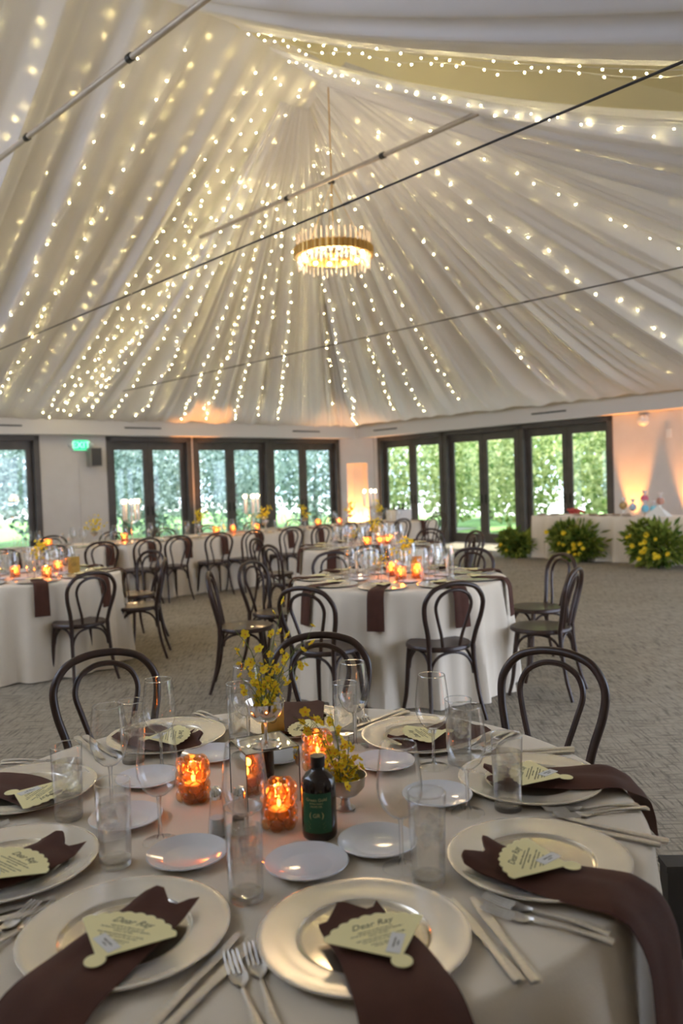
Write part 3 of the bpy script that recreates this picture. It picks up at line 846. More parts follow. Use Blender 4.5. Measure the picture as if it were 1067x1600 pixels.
knife = me('knife', join(thicken(grid(lambda u, v: ((u - 0.5) * (0.020 - 0.006 * v), -0.125 + 0.115 * v, 0.0065 - 0.0015 * (2 * u - 1) ** 2), 4, 8), 0.005),
                         thicken(grid(lambda u, v: ((u - 0.5) * (0.010 + 0.009 * sin(pi * min(1, 0.12 + v * 0.88))), -0.01 + 0.13 * v, 0.0045), 3, 14), 0.0015)), M_flat)

# menu card: fan shape with scalloped arc, straight sides and a round knob
def card_outline():
    P = []
    apex = (0, -0.052)
    half = radians(47)
    Rr = 0.118
    n = 9
    for k in range(n * 6 + 1):
        a = -half + 2 * half * k / (n * 6)
        r = Rr + 0.0042 * abs(sin(pi * k / 6))
        P.append((r * sin(a), apex[1] + r * cos(a)))
    kn = []
    for k in range(13):
        a = radians(55) - radians(290) * k / 12
        kn.append((0.0 + 0.0165 * cos(a), -0.060 + 0.0165 * sin(a)))
    return P + [(q[0], q[1]) for q in kn]
def card_mesh():
    o = card_outline()
    n = len(o)
    V = [(x, y, 0.0009) for x, y in o] + [(x, y, 0) for x, y in o]
    F = [tuple(range(n - 1, -1, -1)), tuple(range(n, 2 * n))] + [(i, (i + 1) % n, n + (i + 1) % n, n + i) for i in range(n)]
    return V, F
card = me('menu_card', card_mesh(), M_card, False)
r_ = random.Random(5)
tm = [mv(text_mesh('Dear Ray', 0.019, 0.45, 0.0001), 0, 0.042, 0.00105)]
def squig(x0, x1, y, h):
    """a line of writing too small to read"""
    out, x = [], x0
    while x < x1:
        w = r_.uniform(0.003, 0.009)
        k = 0
        while k < w and x + k < x1:
            hh = h * r_.uniform(0.5, 1.1)
            out.append(box(x + k, x + k + 0.0007, y, y + hh, 0.00095, 0.00112))
            out.append(box(x + k, x + k + 0.0013, y + h * r_.choice((0, 0.5)), y + h * r_.choice((0.15, 0.62)), 0.00095, 0.00112))
            k += 0.0016
        x += w + 0.0018
    return out
for y, hw in ((0.026, 0.030), (0.020, 0.045), (0.014, 0.018), (0.006, 0.042), (0.000, 0.034), (-0.008, 0.024), (-0.013, 0.020)):
    tm += squig(-hw, hw, y, 0.0026)
card_text = me('printed_text', join(*tm), M_ink, False)
ticket = me('name_ticket', box(-0.026, 0.026, -0.011, 0.011, 0.0013, 0.0019), M_ticket, False)
ticket_text = me('ticket_text', join(*squig(-0.012, 0.012, 0.001, 0.003), *squig(-0.006, 0.006, -0.005, 0.003)), M_ink, False)
for v in ticket_text.vertices: v.co.z += 0.0012

def strip(path, width, zf, thick=0.006, wave=0.0, seed=0, layers=2):
    """folded cloth strip following a plan path; zf gives height; path = list of Vectors (3D)"""
    r = random.Random(seed)
    P = path
    n = len(P)
    nv = 9
    V, F = [], []
    up = []
    for i in range(n):
        tn = (P[min(i + 1, n - 1)] - P[max(i - 1, 0)]).normalized()
        h = Vector((tn.x, tn.y, 0))
        if h.length > 0.2 or not up: 
            sd_ = Vector((-tn.y, tn.x, 0)).normalized() if h.length > 0.05 else up[-1][0]
        else: sd_ = up[-1][0]
        nn = tn.cross(sd_); 
        if nn.z < 0 and abs(nn.z) > 0.3: nn = -nn
        if up and nn.dot(up[-1][1]) < 0: nn = -nn
        up.append((sd_, nn))
    for layer in (1, 0):
        for i in range(n):
            sd_, nn = up[i]
            w = width(i / (n - 1)) if callable(width) else width
            for k in range(nv):
                c = k / (nv - 1) - 0.5
                edge = thick * (1 - (2 * abs(c)) ** 6)
                wz = wave * sin(c * 7 + i * 0.25 + seed) + wave * 0.6 * sin(c * 15 + seed * 2)
                ext = Vector((0, 0, 0))
                if i == 0: ext = (P[0] - P[1]).normalized() * (0.014 * sin(c * 9 + seed) )
                V.append(tuple(P[i] + ext + sd_ * (c * w) + nn * (edge * layer + (wz if layer else wz * 0.5))))
    m = n * nv
    for i in range(n - 1):
        for k in range(nv - 1):
            a = i * nv + k
            F.append((a, a + 1, a + nv + 1, a + nv))
            F.append((m + a, m + a + nv, m + a + nv + 1, m + a + 1))
        F.append((i * nv, (i + 1) * nv, m + (i + 1) * nv, m + i * nv))
        F.append((i * nv + nv - 1, m + i * nv + nv - 1, m + (i + 1) * nv + nv - 1, (i + 1) * nv + nv - 1))
    for k in range(nv - 1):
        F.append((k, m + k, m + k + 1, k + 1))
        a = (n - 1) * nv + k
        F.append((a, a + 1, m + a + 1, m + a))
    return V, F
def napkin_path(head, way, tc, cc, R, hang, n=48):
    """head -> way points on the table, then over the edge of the table (centre tc, radius R) and down by hang"""
    pts = [Vector((p[0], p[1], 0)) for p in [head] + way]
    # extend outward until past the edge
    d = (pts[-1] - pts[-2]).normalized()
    q = pts[-1]
    while (q - tc).length < R + 0.004: q = q + d * 0.01
    if hang > 0: pts.append(q)
    C = crom(pts, 10)
    out = []
    for p in C:
        dc = (p - cc).length; dt = (p - tc).length
        z = TZ + 0.0015
        if dc < 0.185: z = TZ + 0.0165 + 0.003 * min(1, max(0, (dc - 0.1) / 0.07))
        elif dc < 0.26: z = TZ + 0.0195 - 0.018 * (dc - 0.185) / 0.075
        if dt > R - 0.03: z -= 0.006 * (dt - R + 0.03) / 0.03
        out.append(Vector((p.x, p.y, z)))
    out[0].z += 0.010; out[1].z += 0.006
    if hang > 0:
        o_ = (Vector((q.x, q.y, 0)) - tc).normalized()
        z0 = out[-1].z
        for k in range(1, 15):
            h = hang * k / 14
            f = min(1, h / 0.05)
            out.append(Vector((q.x, q.y, 0)) + o_ * (0.014 + 0.012 * f + 0.085 * h) + UP * (z0 - h))
    # soften
    for _ in range(2):
        out = [out[0]] + [(out[i - 1] + out[i] * 2 + out[i + 1]) / 4 for i in range(1, len(out) - 1)] + [out[-1]]
    return out

# ------------------------------------------------------------------ the near table's nine places
PL = dict(
 A=((0.0135, 1.267), 'front centre'), B=((-0.378, 1.301), 'front left'), C=((0.352, 1.505), 'front right'), D=((0.432, 1.908), 'right-hand'),
 E=((0.206, 2.269), 'back right'), I=((-0.156, 2.436), 'back centre'), F=((-0.534, 2.336), 'back left'), G=((-0.801, 1.953), 'far left'), H=((-0.677, 1.556), 'lower left'))
zc = TZ + 0.02
NAP = dict(A=((543, 1428), [(600, 1490), (655, 1590)], 0.30), B=((262, 1408), [(170, 1480), (40, 1590)], 0.25), C=((745, 1335), [(860, 1368), (960, 1392)], 0.34),
 D=((765, 1213), [(860, 1212), (935, 1212)], 0.10), E=((618, 1162), [(680, 1150), (735, 1132)], 0.0), I=((462, 1150), [(464, 1130), (466, 1118)], 0.12),
 F=((310, 1152), [(262, 1158), (210, 1140)], 0.0), G=((85, 1250), [(30, 1228), (-30, 1222)], 0.15), H=((100, 1318), [(40, 1345), (-60, 1375)], 0.2))
CARD = dict(A=((628, 1498), (568, 1432)), B=((148, 1498), (222, 1428)), C=((893, 1350), (760, 1332)), D=((884, 1212), (812, 1206)), E=((700, 1140), (625, 1150)),
 I=((520, 1138), (450, 1136)), F=((225, 1152), (300, 1146)), G=((18, 1236), (88, 1240)), H=((-40, 1375), (50, 1335)))
for k, ((x, y), nm) in PL.items():
    stamp(CHG, 'silver charger plate at the %s place of the near table' % nm, 'plate', (x, y, TZ + 0.0005), 0, 'silver chargers on the near table')
    c = Vector((x, y, 0)); o_ = (c - T1).normalized(); sd_ = Vector((-o_.y, o_.x, 0))   # sd_ is the diner's right? (diner faces the centre)
    (hx, hy), ways, hang = NAP[k]
    hp = at(hx, hy, zc); wp = [at(a, b_, zc) for a, b_ in ways]
    path = napkin_path((hp.x, hp.y), [(w.x, w.y) for w in wp], T1, c, 0.81, hang)
    ob('napkin', me('napkin', strip(path, lambda t: 0.115 + 0.04 * min(1, t * 2.5), None, 0.007, 0.0022, seed=ord(k)), M_napkin), None, (0, 0, 0), 0,
       'folded dark brown napkin across the charger at the %s place of the near table' % nm, 'napkin', 'brown napkins on the near table')
    (kx, ky), (fx, fy) = CARD[k]
    kp, fp = at(kx, ky, TZ + 0.035), at(fx, fy, TZ + 0.035)
    d = (fp - kp); a = atan2(d.y, d.x) - pi / 2; d.z = 0; d.normalize()
    cp = kp + d * 0.060
    mc = ob('menu_card', card, None, (cp.x, cp.y, TZ + 0.0335), (0.03, 0.02, a), 'scalloped cream menu card on the %s place of the near table' % nm, 'menu card', 'menu cards on the near table')
    ob('printed_text', card_text, mc, label='printed dark writing')
    tk = ob('name_ticket', ticket, mc, (0.012 if k in 'ACDE' else -0.008, -0.018, 0), 0.9 if k == 'A' else -0.5, label='small white name ticket')
    ob('ticket_text', ticket_text, tk)
    # cutlery: two forks on the diner's left, two knives on the right
    ang = atan2(-o_.y, -o_.x) - pi / 2
    left = Vector((-sin(ang + pi / 2), cos(ang + pi / 2), 0))
    for j, off in enumerate((0.178, 0.207)):
        p = c + left * off + o_ * (0.052 + 0.012 * j)
        ob('fork', fork, None, (p.x, p.y, TZ + 0.001), ang + 0.05 * (1 if j else -0.4), ('outer' if j else 'inner') + ' silver fork left of the charger at the %s place' % nm, 'fork', 'forks on the near table')
        p = c - left * off + o_ * (0.060 + 0.010 * j)
        ob('knife', knife, None, (p.x, p.y, TZ + 0.002), ang - 0.06 * (1 if j else 0.1), ('outer' if j else 'inner') + ' silver knife right of the charger at the %s place' % nm, 'knife', 'knives on the near table')

for px, py, lab in ((293, 1336, 'white bread plate behind the front left charger'), (479, 1350, 'white bread plate in front of the dark oil bottle'), (590, 1317, 'white bread plate reflecting candles right of oil bottle'),
                    (197, 1279, 'white bread plate behind the frosted left tumbler'), (600, 1192, 'white bread plate before the back right charger'), (683, 1244, 'white bread plate left of right-hand charger'),
                    (425, 1178, 'white bread plate behind the mirror cube'), (330, 1180, 'white bread plate behind the left amber votive'), (232, 1217, 'white bread plate behind the left wine glass')):
    p = at(px, py, TZ + 0.008)
    ob('bread_plate', bread, None, (p.x, p.y, TZ), 0, lab, 'plate', 'bread plates on the near table')
for px, py, lab in ((555, 1168, 'empty wine glass behind the yellow flowers, at back centre'), (678, 1199, 'empty wine glass in front of the back right place'), (731, 1271, 'empty wine glass left of the right-hand tumbler'),
                    (628, 1357, 'large wine glass beside the front right tumbler'), (387, 1352, 'wine glass directly behind the front centre tumbler'), (251, 1316, 'wine glass left of the left amber votive'),
                    (175, 1262, 'wine glass behind the frosted left tumbler'), (253, 1203, 'tallest-looking wine glass before the left rear chair'), (389, 1173, 'wine glass behind the goblet of flowers')):
    p = at(px, py)
    stamp(WG, lab, 'wine glass', (p.x, p.y, TZ + 0.0005), 0, 'wine glasses on the near table')
for px, py, lab in ((108, 1278, 'water tumbler leftmost on near table before menu card'), (181, 1351, 'frosted water tumbler behind the front left charger'), (209, 1190, 'water tumbler between two left wine glasses'),
                    (385, 1404, 'water tumbler at front centre between two chargers'), (670, 1378, 'water tumbler left of the front right charger'), (794, 1264, 'water tumbler standing before the right-hand napkin'),
                    (718, 1192, 'water tumbler behind the right wine glass'), (541, 1157, 'water tumbler behind the back centre wine glass'), (375, 1157, 'water tumbler behind goblet of flowers at left')):
    p = at(px, py)
    o = stamp(TB, lab, 'tumbler', (p.x, p.y, TZ + 0.0005), random.random() * 6, 'water tumblers on the near table')
    for j in range(3):
        ob('ice_cube', ice, o, (random.uniform(-0.012, 0.012), random.uniform(-0.012, 0.012), 0.112 - 0.016 * j), (random.random(), random.random(), random.random()))

# amber bubble votives
def votive_parts(nb=6, det=14):
    prof = [(0.001, 0.004), (0.026, 0.002), (0.030, 0.006), (0.0305, 0.096), (0.0285, 0.100), (0.0275, 0.097), (0.0275, 0.010), (0.001, 0.008)]
    ms = [lathe(prof, 28)]
    for row in range(4):
        for k in range(nb):
            a = 2 * pi * (k + 0.5 * (row % 2)) / nb
            b_ = ball(0.0160, det, 9)
            ms.append(mv(([(x * 0.8, y * 1.0, z * 1.0) for x, y, z in b_[0]], b_[1]), x=0.0305, z=0).__class__((([(0, 0, 0)], []))) if False else mv(mv(([(x * 0.75, y, z) for x, y, z in b_[0]], b_[1]), x=0.0300, z=0.0155 + row * 0.0235), rz=a))
    return me('amber_holder', join(*ms), M_amber)
v_holder = votive_parts()
v_wax = me('candle', lathe([(0.001, 0.009), (0.022, 0.009), (0.022, 0.040), (0.019, 0.042), (0.001, 0.040)], 20, True), M_wax)
v_flame = me('flame', lathe([(0.0005, 0.044), (0.0035, 0.048), (0.0042, 0.054), (0.0020, 0.064), (0.0004, 0.070)], 10), glow('small_flame', (1.0, 0.70, 0.38), 16))
VOT = ('amber_votive', [('amber_holder', v_holder, []), ('candle', v_wax, [('flame', v_flame)])])
def votive(x, y, z, lab, grp, power=0.5, scale=1):
    o = stamp(VOT, lab, 'candle holder', (x, y, z), random.random() * 3, grp, scale)
    lamp('candle_light', 'POINT', (0, 0, 0.075), power, (1.0, 0.50, 0.18), o, size=0.01)
for px, py, lab in ((303, 1250, 'lit amber bubble-glass votive at left of near table'), (437, 1292, 'lit amber bubble-glass votive left of the oil bottle'), (497, 1203, 'lit amber bubble-glass votive behind the oil bottle')):
    p = at(px, py); votive(p.x, p.y, TZ, lab, 'amber votives on the near table', 0.20)

# oil bottle
p = at(500, 1306)
bt = ob('oil_bottle', None, None, (p.x, p.y, TZ + 0.0005), 0, 'dark brown oil bottle with green label and black cap', 'bottle')
ob('bottle_body', me('bottle_body', lathe([(0.001, 0), (0.031, 0), (0.0355, 0.004), (0.0365, 0.010), (0.0365, 0.110), (0.034, 0.122), (0.026, 0.133), (0.016, 0.140), (0.0125, 0.146), (0.0125, 0.150)], 48), M_bottle), bt)
ob('cap', me('cap', lathe([(0.0125, 0.146), (0.0145, 0.147), (0.0158, 0.164), (0.0155, 0.170), (0.001, 0.1705)], 32), M_black), bt)
A0 = atan2(-p.y, -p.x) - 0.16
def wrap(m, r, a0):
    return [((r + z) * cos(a0 + x / r), (r + z) * sin(a0 + x / r), y) for x, y, z in m[0]], m[1]
lbm = grid(lambda u, v: ((u - 0.5) * 0.066, 0.020 + 0.082 * v, 0.0004), 24, 1)
lb = ob('label', me('label', wrap(lbm, 0.0365, A0), M_greenlabel), bt, label='green paper label')
tx = [mv(text_mesh('Green Gold', 0.0092, 0, 0.0001), 0, 0.089, 0.0007), mv(text_mesh('EXTRA VIRGIN', 0.0042, 0, 0.0001), 0, 0.0815, 0.0007), mv(text_mesh('OLIVE OIL', 0.0058, 0, 0.0001), 0, 0.0755, 0.0007),
      mv(text_mesh('GR', 0.0115, 0, 0.0001), 0, 0.0565, 0.0007)]
for s in (-1, 1):
    tx.append(([(s * (0.013 + 0.002 * c_) * 1.0, 0.0565 + y_, 0.0007) for y_, c_ in ((-0.008, -1), (-0.004, 0.6), (0, 1), (0.004, 0.6), (0.008, -1))] +
               [(s * (0.0118 + 0.002 * c_), 0.0565 + y_, 0.0007) for y_, c_ in ((-0.008, -0.6), (-0.004, 0.2), (0, 0.5), (0.004, 0.2), (0.008, -0.6))], [(i, i + 1, i + 6, i + 5) for i in range(4)]))
for k in range(7):
    w = 0.018 - 0.002 * (k % 3)
    tx.append(([(x, y, 0.0007) for x, y in ((-w, 0.043 - k * 0.0027), (w, 0.043 - k * 0.0027), (w, 0.0438 - k * 0.0027), (-w, 0.0438 - k * 0.0027))], [(0, 1, 2, 3)]))
for k in range(12):
    pass
ob('label_print', me('label_print', wrap(join(*tx), 0.0365, A0), M_goldink, False), lb, label='gold label writing')

# salt and pepper shakers
sh_g = me('shaker_glass', lathe([(0.001, 0.0005), (0.020, 0.0005), (0.0205, 0.003), (0.0125, 0.082)], 10), M_glass)
sh_c = me('shaker_cap', lathe([(0.0128, 0.080), (0.0135, 0.082), (0.0135, 0.096), (0.009, 0.103), (0.001, 0.1045)], 20), M_silver)
sh_f = me('shaker_filling', lathe([(0.001, 0.003), (0.0185, 0.003), (0.0155, 0.040), (0.001, 0.040)], 10), M_white)
sh_p = me('shaker_filling', lathe([(0.001, 0.003), (0.0185, 0.003), (0.0155, 0.040), (0.001, 0.040)], 10), M_bark)
for (px, py, lab, f_) in ((340, 1306, 'glass salt shaker with silver cap right of left votive', sh_f), (376, 1305, 'glass pepper shaker with silver cap behind front tumbler', sh_p)):
    p = at(px, py)
    stamp(('shaker', [('shaker_glass', sh_g, []), ('cap', sh_c, []), ('filling', f_, [])]), lab, 'shaker', (p.x, p.y, TZ), 0, 'salt and pepper shakers')

# mirror cube
f0, f1 = at(384, 1180, 0.905), at(470, 1164.6, 0.905)
d = (f1 - f0); d.z = 0; L_ = 0.128; d.normalize(); nn = Vector((-d.y, d.x, 0))
c_ = f0 + d * L_ / 2 + nn * L_ / 2
h = L_ / 2
cube = ob('mirror_cube', None, None, (c_.x, c_.y, TZ + 0.0005), atan2(d.y, d.x), 'mirrored cube riser under the goblet of yellow flowers', 'riser')
ob('mirror_panels', me('mirror_panels', box(-h, h, -h, h, 0, 0.1295), M_mirror, False), cube)
edges = []
for sx in (-1, 1):
    for sy in (-1, 1):
        edges.append(box(sx * h - 0.001, sx * h + 0.001, sy * h - 0.001, sy * h + 0.001, 0, 0.1297))
    edges.append(box(sx * h - 0.001, sx * h + 0.001, -h, h, 0.1285, 0.1302)); edges.append(box(-h, h, sx * h - 0.001, sx * h + 0.001, 0.1285, 0.1302))
ob('dark_edge', me('dark_edge', join(*edges), M_metal_dark, False), cube)

# flowers
def petal_flower(r, n=5, cup=0.25, c=0.18):
    V, F = [], []
    for k in range(n):
        a = 2 * pi * k / n
        w = r * (0.42 if k else 0.62)
        L = r * (1.0 if k else 1.15)
        d_, s_ = Vector((cos(a), sin(a), 0)), Vector((-sin(a), cos(a), 0))
        b0 = len(V)
        for (u, v_, z) in ((0.05, 0, 0), (0.5, -1, cup * 0.5), (0.55, 0, cup * 0.3), (0.5, 1, cup * 0.5), (0.95, -0.55, cup), (1.0, 0, cup * 0.9), (0.95, 0.55, cup)):
            V.append(tuple(d_ * (L * u) + s_ * (w * v_) + UP * (z * r)))
        F += [(b0, b0 + 2, b0 + 1), (b0, b0 + 3, b0 + 2), (b0 + 1, b0 + 2, b0 + 5, b0 + 4), (b0 + 2, b0 + 3, b0 + 6, b0 + 5)]
    return V, F
blossom = me('blossom', petal_flower(0.0105), M_yellow, False)
heart = me('blossom_heart', ball(0.0026, 6, 4), M_orange)
def sprays(base, ends, seed, nb, leafy=True, spread=0.012):
    """stems from base to ends; returns stem mesh and blossom spots"""
    r = random.Random(seed)
    st, spots = [], []
    for E_ in ends:
        E_ = Vector(E_); B_ = Vector(base) + Vector((r.uniform(-1, 1), r.uniform(-1, 1), 0)) * 0.012
        mid = B_.lerp(E_, 0.5) + UP * ((E_ - B_).length * 0.16) + Vector((r.uniform(-1, 1), r.uniform(-1, 1), 0)) * 0.01
        C = crom([B_, mid, E_], 8)
        st.append(tube(C, lambda t: 0.0012 - 0.0006 * t, 5))
        for i in range(nb):
            t_ = 0.25 + 0.75 * (i + r.random() * 0.6) / nb
            q = C[min(int(t_ * (len(C) - 1)), len(C) - 1)]
            off = Vector((r.gauss(0, 1), r.gauss(0, 1), r.gauss(0, 0.8))) * spread
            spots.append((q + off, r.random()))
            st.append(tube([q, q + off], 0.0005, 4, False))
    return join(*st), spots
def arrangement(name, loc, vessel, base, ends, seed, nb, label, cat='flower arrangement', spread=0.016, smin=0.5):
    o = ob(name, None, None, loc, 0, label, cat)
    st, spots = sprays(base, ends, seed, nb, spread=spread)
    ob('stems', me('stems', st, M_stem), o)
    r = random.Random(seed + 1)
    r.shuffle(spots)
    for q, s in spots[:98]:
        bl = ob('blossom', blossom, o, q, (r.uniform(-1.3, 1.3), r.uniform(-1.3, 1.3), r.uniform(0, 6)), scale=smin + 0.7 * s)
        ob('blossom_heart', heart, bl)
    return o
# goblet on the cube
g_base = at(416, 1164, 0.905)
gob = ob('silver_goblet', None, None, (g_base.x, g_base.y, 0.9055), 0, 'silver stemmed goblet on the mirror cube holding yellow flowers', 'goblet')
ob('goblet_foot', me('goblet_foot', lathe([(0.001, 0.001), (0.036, 0.001), (0.035, 0.003), (0.012, 0.007), (0.005, 0.012)], 32), M_silver), gob)
ob('goblet_stem', me('goblet_stem', lathe([(0.005, 0.010), (0.0036, 0.03), (0.0040, 0.050), (0.006, 0.056)], 16), M_silver), gob)
ob('goblet_bowl', me('goblet_bowl', lathe([(0.006, 0.055), (0.022, 0.059), (0.037, 0.072), (0.044, 0.090), (0.046, 0.103), (0.0445, 0.103), (0.040, 0.086), (0.022, 0.063), (0.001, 0.060)], 40), M_silver), gob)
ends = []
def rel(px, py, dep):
    """point seen at px,py at forward distance dep"""
    du, dv = px - 533.5, py - 800
    u = du * cos(ROLL) - dv * sin(ROLL); v = du * sin(ROLL) + dv * cos(ROLL)
    d = Vector((u, FPX * cos(PITCH) - v * sin(PITCH), -FPX * sin(PITCH) - v * cos(PITCH)))
    return d * (dep / d.y) + Vector((0, 0, EYE))
gb = Vector((g_base.x, g_base.y, 0.9055))
for (px, py, dd) in ((440, 955, 0.0), (428, 1000, 0.03), (368, 985, -0.03), (368, 1010, 0.05), (478, 1026, 0.02), (484, 995, -0.04), (452, 1045, 0.04), (392, 1030, -0.05), (412, 1030, 0.0), (445, 1060, -0.03), (376, 1060, 0.02), (440, 1082, 0.0), (395, 1082, 0.01), (460, 1020, 0.05)):
    ends.append(tuple(rel(px, py, gb.y + dd) - gb))
arrangement('orchid_sprays', gb, None, (0, 0, 0.068), ends, 21, 8, 'tall yellow orchid sprays rising from the silver goblet', 'flowers')
# pewter bowl with low flowers
p = at(540, 1264)
pb = ob('pewter_bowl', None, None, (p.x, p.y, TZ + 0.0005), 0, 'footed pewter bowl right of the oil bottle holding yellow flowers', 'bowl')
ob('bowl_foot', me('bowl_foot', lathe([(0.001, 0.001), (0.021, 0.001), (0.022, 0.004), (0.012, 0.010), (0.009, 0.022), (0.014, 0.030)], 28), M_pewter), pb)
ob('bowl_cup', me('bowl_cup', lathe([(0.010, 0.028), (0.030, 0.036), (0.044, 0.052), (0.048, 0.072), (0.050, 0.078), (0.048, 0.078), (0.042, 0.054), (0.028, 0.040), (0.001, 0.036)], 40), M_pewter), pb)
pbv = Vector((p.x, p.y, TZ)); ends = []
for (px, py, dd) in ((458, 1120, 0.08), (480, 1118, 0.05), (515, 1105, 0.06), (520, 1130, 0.02), (545, 1150, 0.03), (500, 1150, 0.0), (535, 1165, -0.02), (560, 1195, 0.0), (520, 1180, -0.02), (548, 1210, -0.03), (510, 1200, -0.03), (562, 1215, 0.02), (535, 1225, -0.045), (550, 1180, 0.0)):
    ends.append(tuple(rel(px, py, pbv.y + dd) - pbv))
arrangement('orchid_cluster', pbv, None, (0, 0, 0.045), ends, 33, 8, 'low cluster of yellow orchids spilling from the pewter bowl', 'flowers', 0.013, 0.5)
# gold table card
p = at(427, 1157)
gc = ob('table_number_card', None, None, (p.x, p.y, TZ), 0.12, 'scalloped gold table card standing behind the goblet', 'table card')
def gold_card():
    P = []
    W_, H_ = 0.032, 0.105
    for k in range(15): P.append((W_ + 0.0018 * abs(sin(k * 0.9)), H_ * k / 14))
    for k in range(15): P.append((W_ - 2 * W_ * k / 14, H_ + 0.0022 * abs(sin(k * 0.9))))
    for k in range(15): P.append((-W_ - 0.0018 * abs(sin(k * 0.9)), H_ - H_ * k / 14))
    n = len(P)
    V = [(x, 0, z) for x, z in P] + [(x, 0.003, z) for x, z in P]
    return V, [tuple(range(n)), tuple(range(2 * n - 1, n - 1, -1))] + [(i, n + i, n + (i + 1) % n, (i + 1) % n) for i in range(n)]
gcm = me('card_plate', gold_card(), M_goldcard, False)
crest = me('card_crest', mv(xf(join(lathe([(0.010, 0), (0.0118, 0), (0.0118, 0.0006), (0.010, 0.0006)], 28), mv(lathe([(0.002, 0), (0.004, 0), (0.004, 0.0006), (0.002, 0.0006)], 16))), Matrix.Rotation(pi / 2, 4, 'X')), z=0.062, y=-0.0002), M_ink, False)
ob('card_plate', gcm, gc); ob('crest', crest, gc, label='round engraved crest')

# ------------------------------------------------------------------ places on the other tables
def clock(a):
    h = round((pi / 2 - a) / (pi / 6)) % 12
    return ['twelve', 'one', 'two', 'three', 'four', 'five', 'six', 'seven', 'eight', 'nine', 'ten', 'eleven'][h]
nap_far = {}
def far_napkin():
    pth = napkin_path((0, 0.06), [(0, -0.05), (0, -0.17)], Vector((0, 0.62, 0)), Vector((0, 0, 0)), 0.80, 0.26)
    return me('napkin', strip(pth, lambda t: 0.10 + 0.02 * t, None, 0.007, 0.002, seed=3), M_napkin)
FARNAP = far_napkin()
def round_places(T, nm, n, a0, R=0.60, skip=()):
    for i in range(n):
        if i in skip: continue
        a = a0 + 2 * pi * i / n
        w = clock(a)
        c = T + Vector((cos(a), sin(a), 0)) * R
        rz = a + pi / 2      # local -y points outward
        stamp(CHG, "silver charger plate at the %s o'clock place of the %s" % (w, nm), 'plate', (c.x, c.y, TZ + 0.0005), 0, 'chargers on the ' + nm)
        c2 = T + Vector((cos(a), sin(a), 0)) * 0.62
        ob('napkin', FARNAP, None, (c2.x, c2.y, 0.0), rz, "brown napkin hanging over the %s o'clock edge of the %s" % (w, nm), 'napkin', 'napkins on the ' + nm)
        ob('menu_card', card, None, (c.x, c.y, TZ + 0.0335), rz + 0.4, "cream menu card at the %s o'clock place of the %s" % (w, nm), 'menu card', 'menu cards on the ' + nm)
        d = Vector((cos(a), sin(a), 0)); s = Vector((-sin(a), cos(a), 0))
        q = T + d * 0.36 + s * 0.10
        stamp(WGF, "wine glass at the %s o'clock place of the %s" % (w, nm), 'wine glass', (q.x, q.y, TZ + 0.0005), 0, 'wine glasses on the ' + nm)
        q = T + d * 0.27 + s * 0.05
        stamp(WGF, "inner second wine glass at the %s o'clock place of the %s" % (w, nm), 'wine glass', (q.x, q.y, TZ + 0.0005), 0, 'wine glasses on the ' + nm)
        q = T + d * 0.41 - s * 0.02
        stamp(TBF, "water tumbler at the %s o'clock place of the %s" % (w, nm), 'tumbler', (q.x, q.y, TZ + 0.0005), 0, 'tumblers on the ' + nm)
        q = T + d * 0.31 - s * 0.09
        ob('bread_plate', bread, None, (q.x, q.y, TZ), 0, "white bread plate at the %s o'clock place of the %s" % (w, nm), 'plate', 'bread plates on the ' + nm)
round_places(T2, 'middle round table', 9, radians(-105))
round_places(T3, 'left round table', 9, radians(-62))
round_places(T4, 'farther round table', 9, radians(-120))
# small arrangements on the far tables
def far_flowers(x, y, z, seed, label, s=1.0, tall=False):
    r = random.Random(seed)
    o = ob('yellow_arrangement', None, None, (x, y, z), 0, label, 'flower arrangement', scale=s)
    vz = me('vase', lathe([(0.001, 0.001), (0.03, 0.001), (0.006, 0.02), (0.006, 0.10), (0.03, 0.115), (0.05, 0.15), (0.048, 0.15), (0.001, 0.12)], 16), M_pewter)
    ob('vase', vz, o)
    ends = [(r.uniform(-0.11, 0.11), r.uniform(-0.11, 0.11), 0.2 + r.uniform(0, 0.17)) for _ in range(9)]
    st, sp_ = sprays((0, 0, 0.13), ends, seed, 7, spread=0.018)
    ob('stems', me('stems', st, M_stem), o)
    ms = []
    for q, k in sp_:
        ms.append(xf(petal_flower(0.014), Matrix.Translation(q) @ Euler((r.uniform(-1.3, 1.3), r.uniform(-1.3, 1.3), 0)).to_matrix().to_4x4()))
    ob('blossoms', me('blossoms', join(*ms), M_yellow, False), o)
for (T, nm, sd_, vs_) in ((T2, 'middle round table', 41, ((0.0, -0.18), (0.13, -0.08), (-0.05, 0.12))), (T3, 'left round table', 43, ((0.28, -0.30), (-0.05, -0.15), (0.2, 0.2))), (T4, 'farther round table', 47, ((-0.02, -0.12), (0.13, -0.02), (0.22, 0.1)))):
    far_flowers(T.x + (0.02 if T is T2 else 0.1), T.y + 0.05, TZ, sd_, 'yellow flower arrangement in a small footed vase on the ' + nm, 0.9)
    if T is not T3: far_flowers(T.x - 0.16, T.y - 0.06, TZ, sd_ + 1, 'lower yellow flower arrangement left of centre on the ' + nm, 0.62)
    for (dx, dy), w in zip(vs_, ('front', 'right', 'rear')):
        votive(T.x + dx, T.y + dy, TZ, 'lit amber votive, the %s one on the %s' % (w, nm), 'amber votives on far tables', 1.2, 1.1)
p = T3 + Vector((0.42, -0.02, 0))
gc = ob('table_number_card', None, None, (p.x, p.y, TZ), 0.2, 'gold table card standing on the left round table', 'table card', scale=1.5)
ob('card_plate', gcm, gc); ob('crest', crest, gc)
p = T2 + Vector((0.17, 0.35, 0))
gc = ob('table_number_card', None, None, (p.x, p.y, TZ), -0.2, 'gold table card standing on the middle round table', 'table card', scale=1.2)
ob('card_plate', gcm, gc); ob('crest', crest, gc)

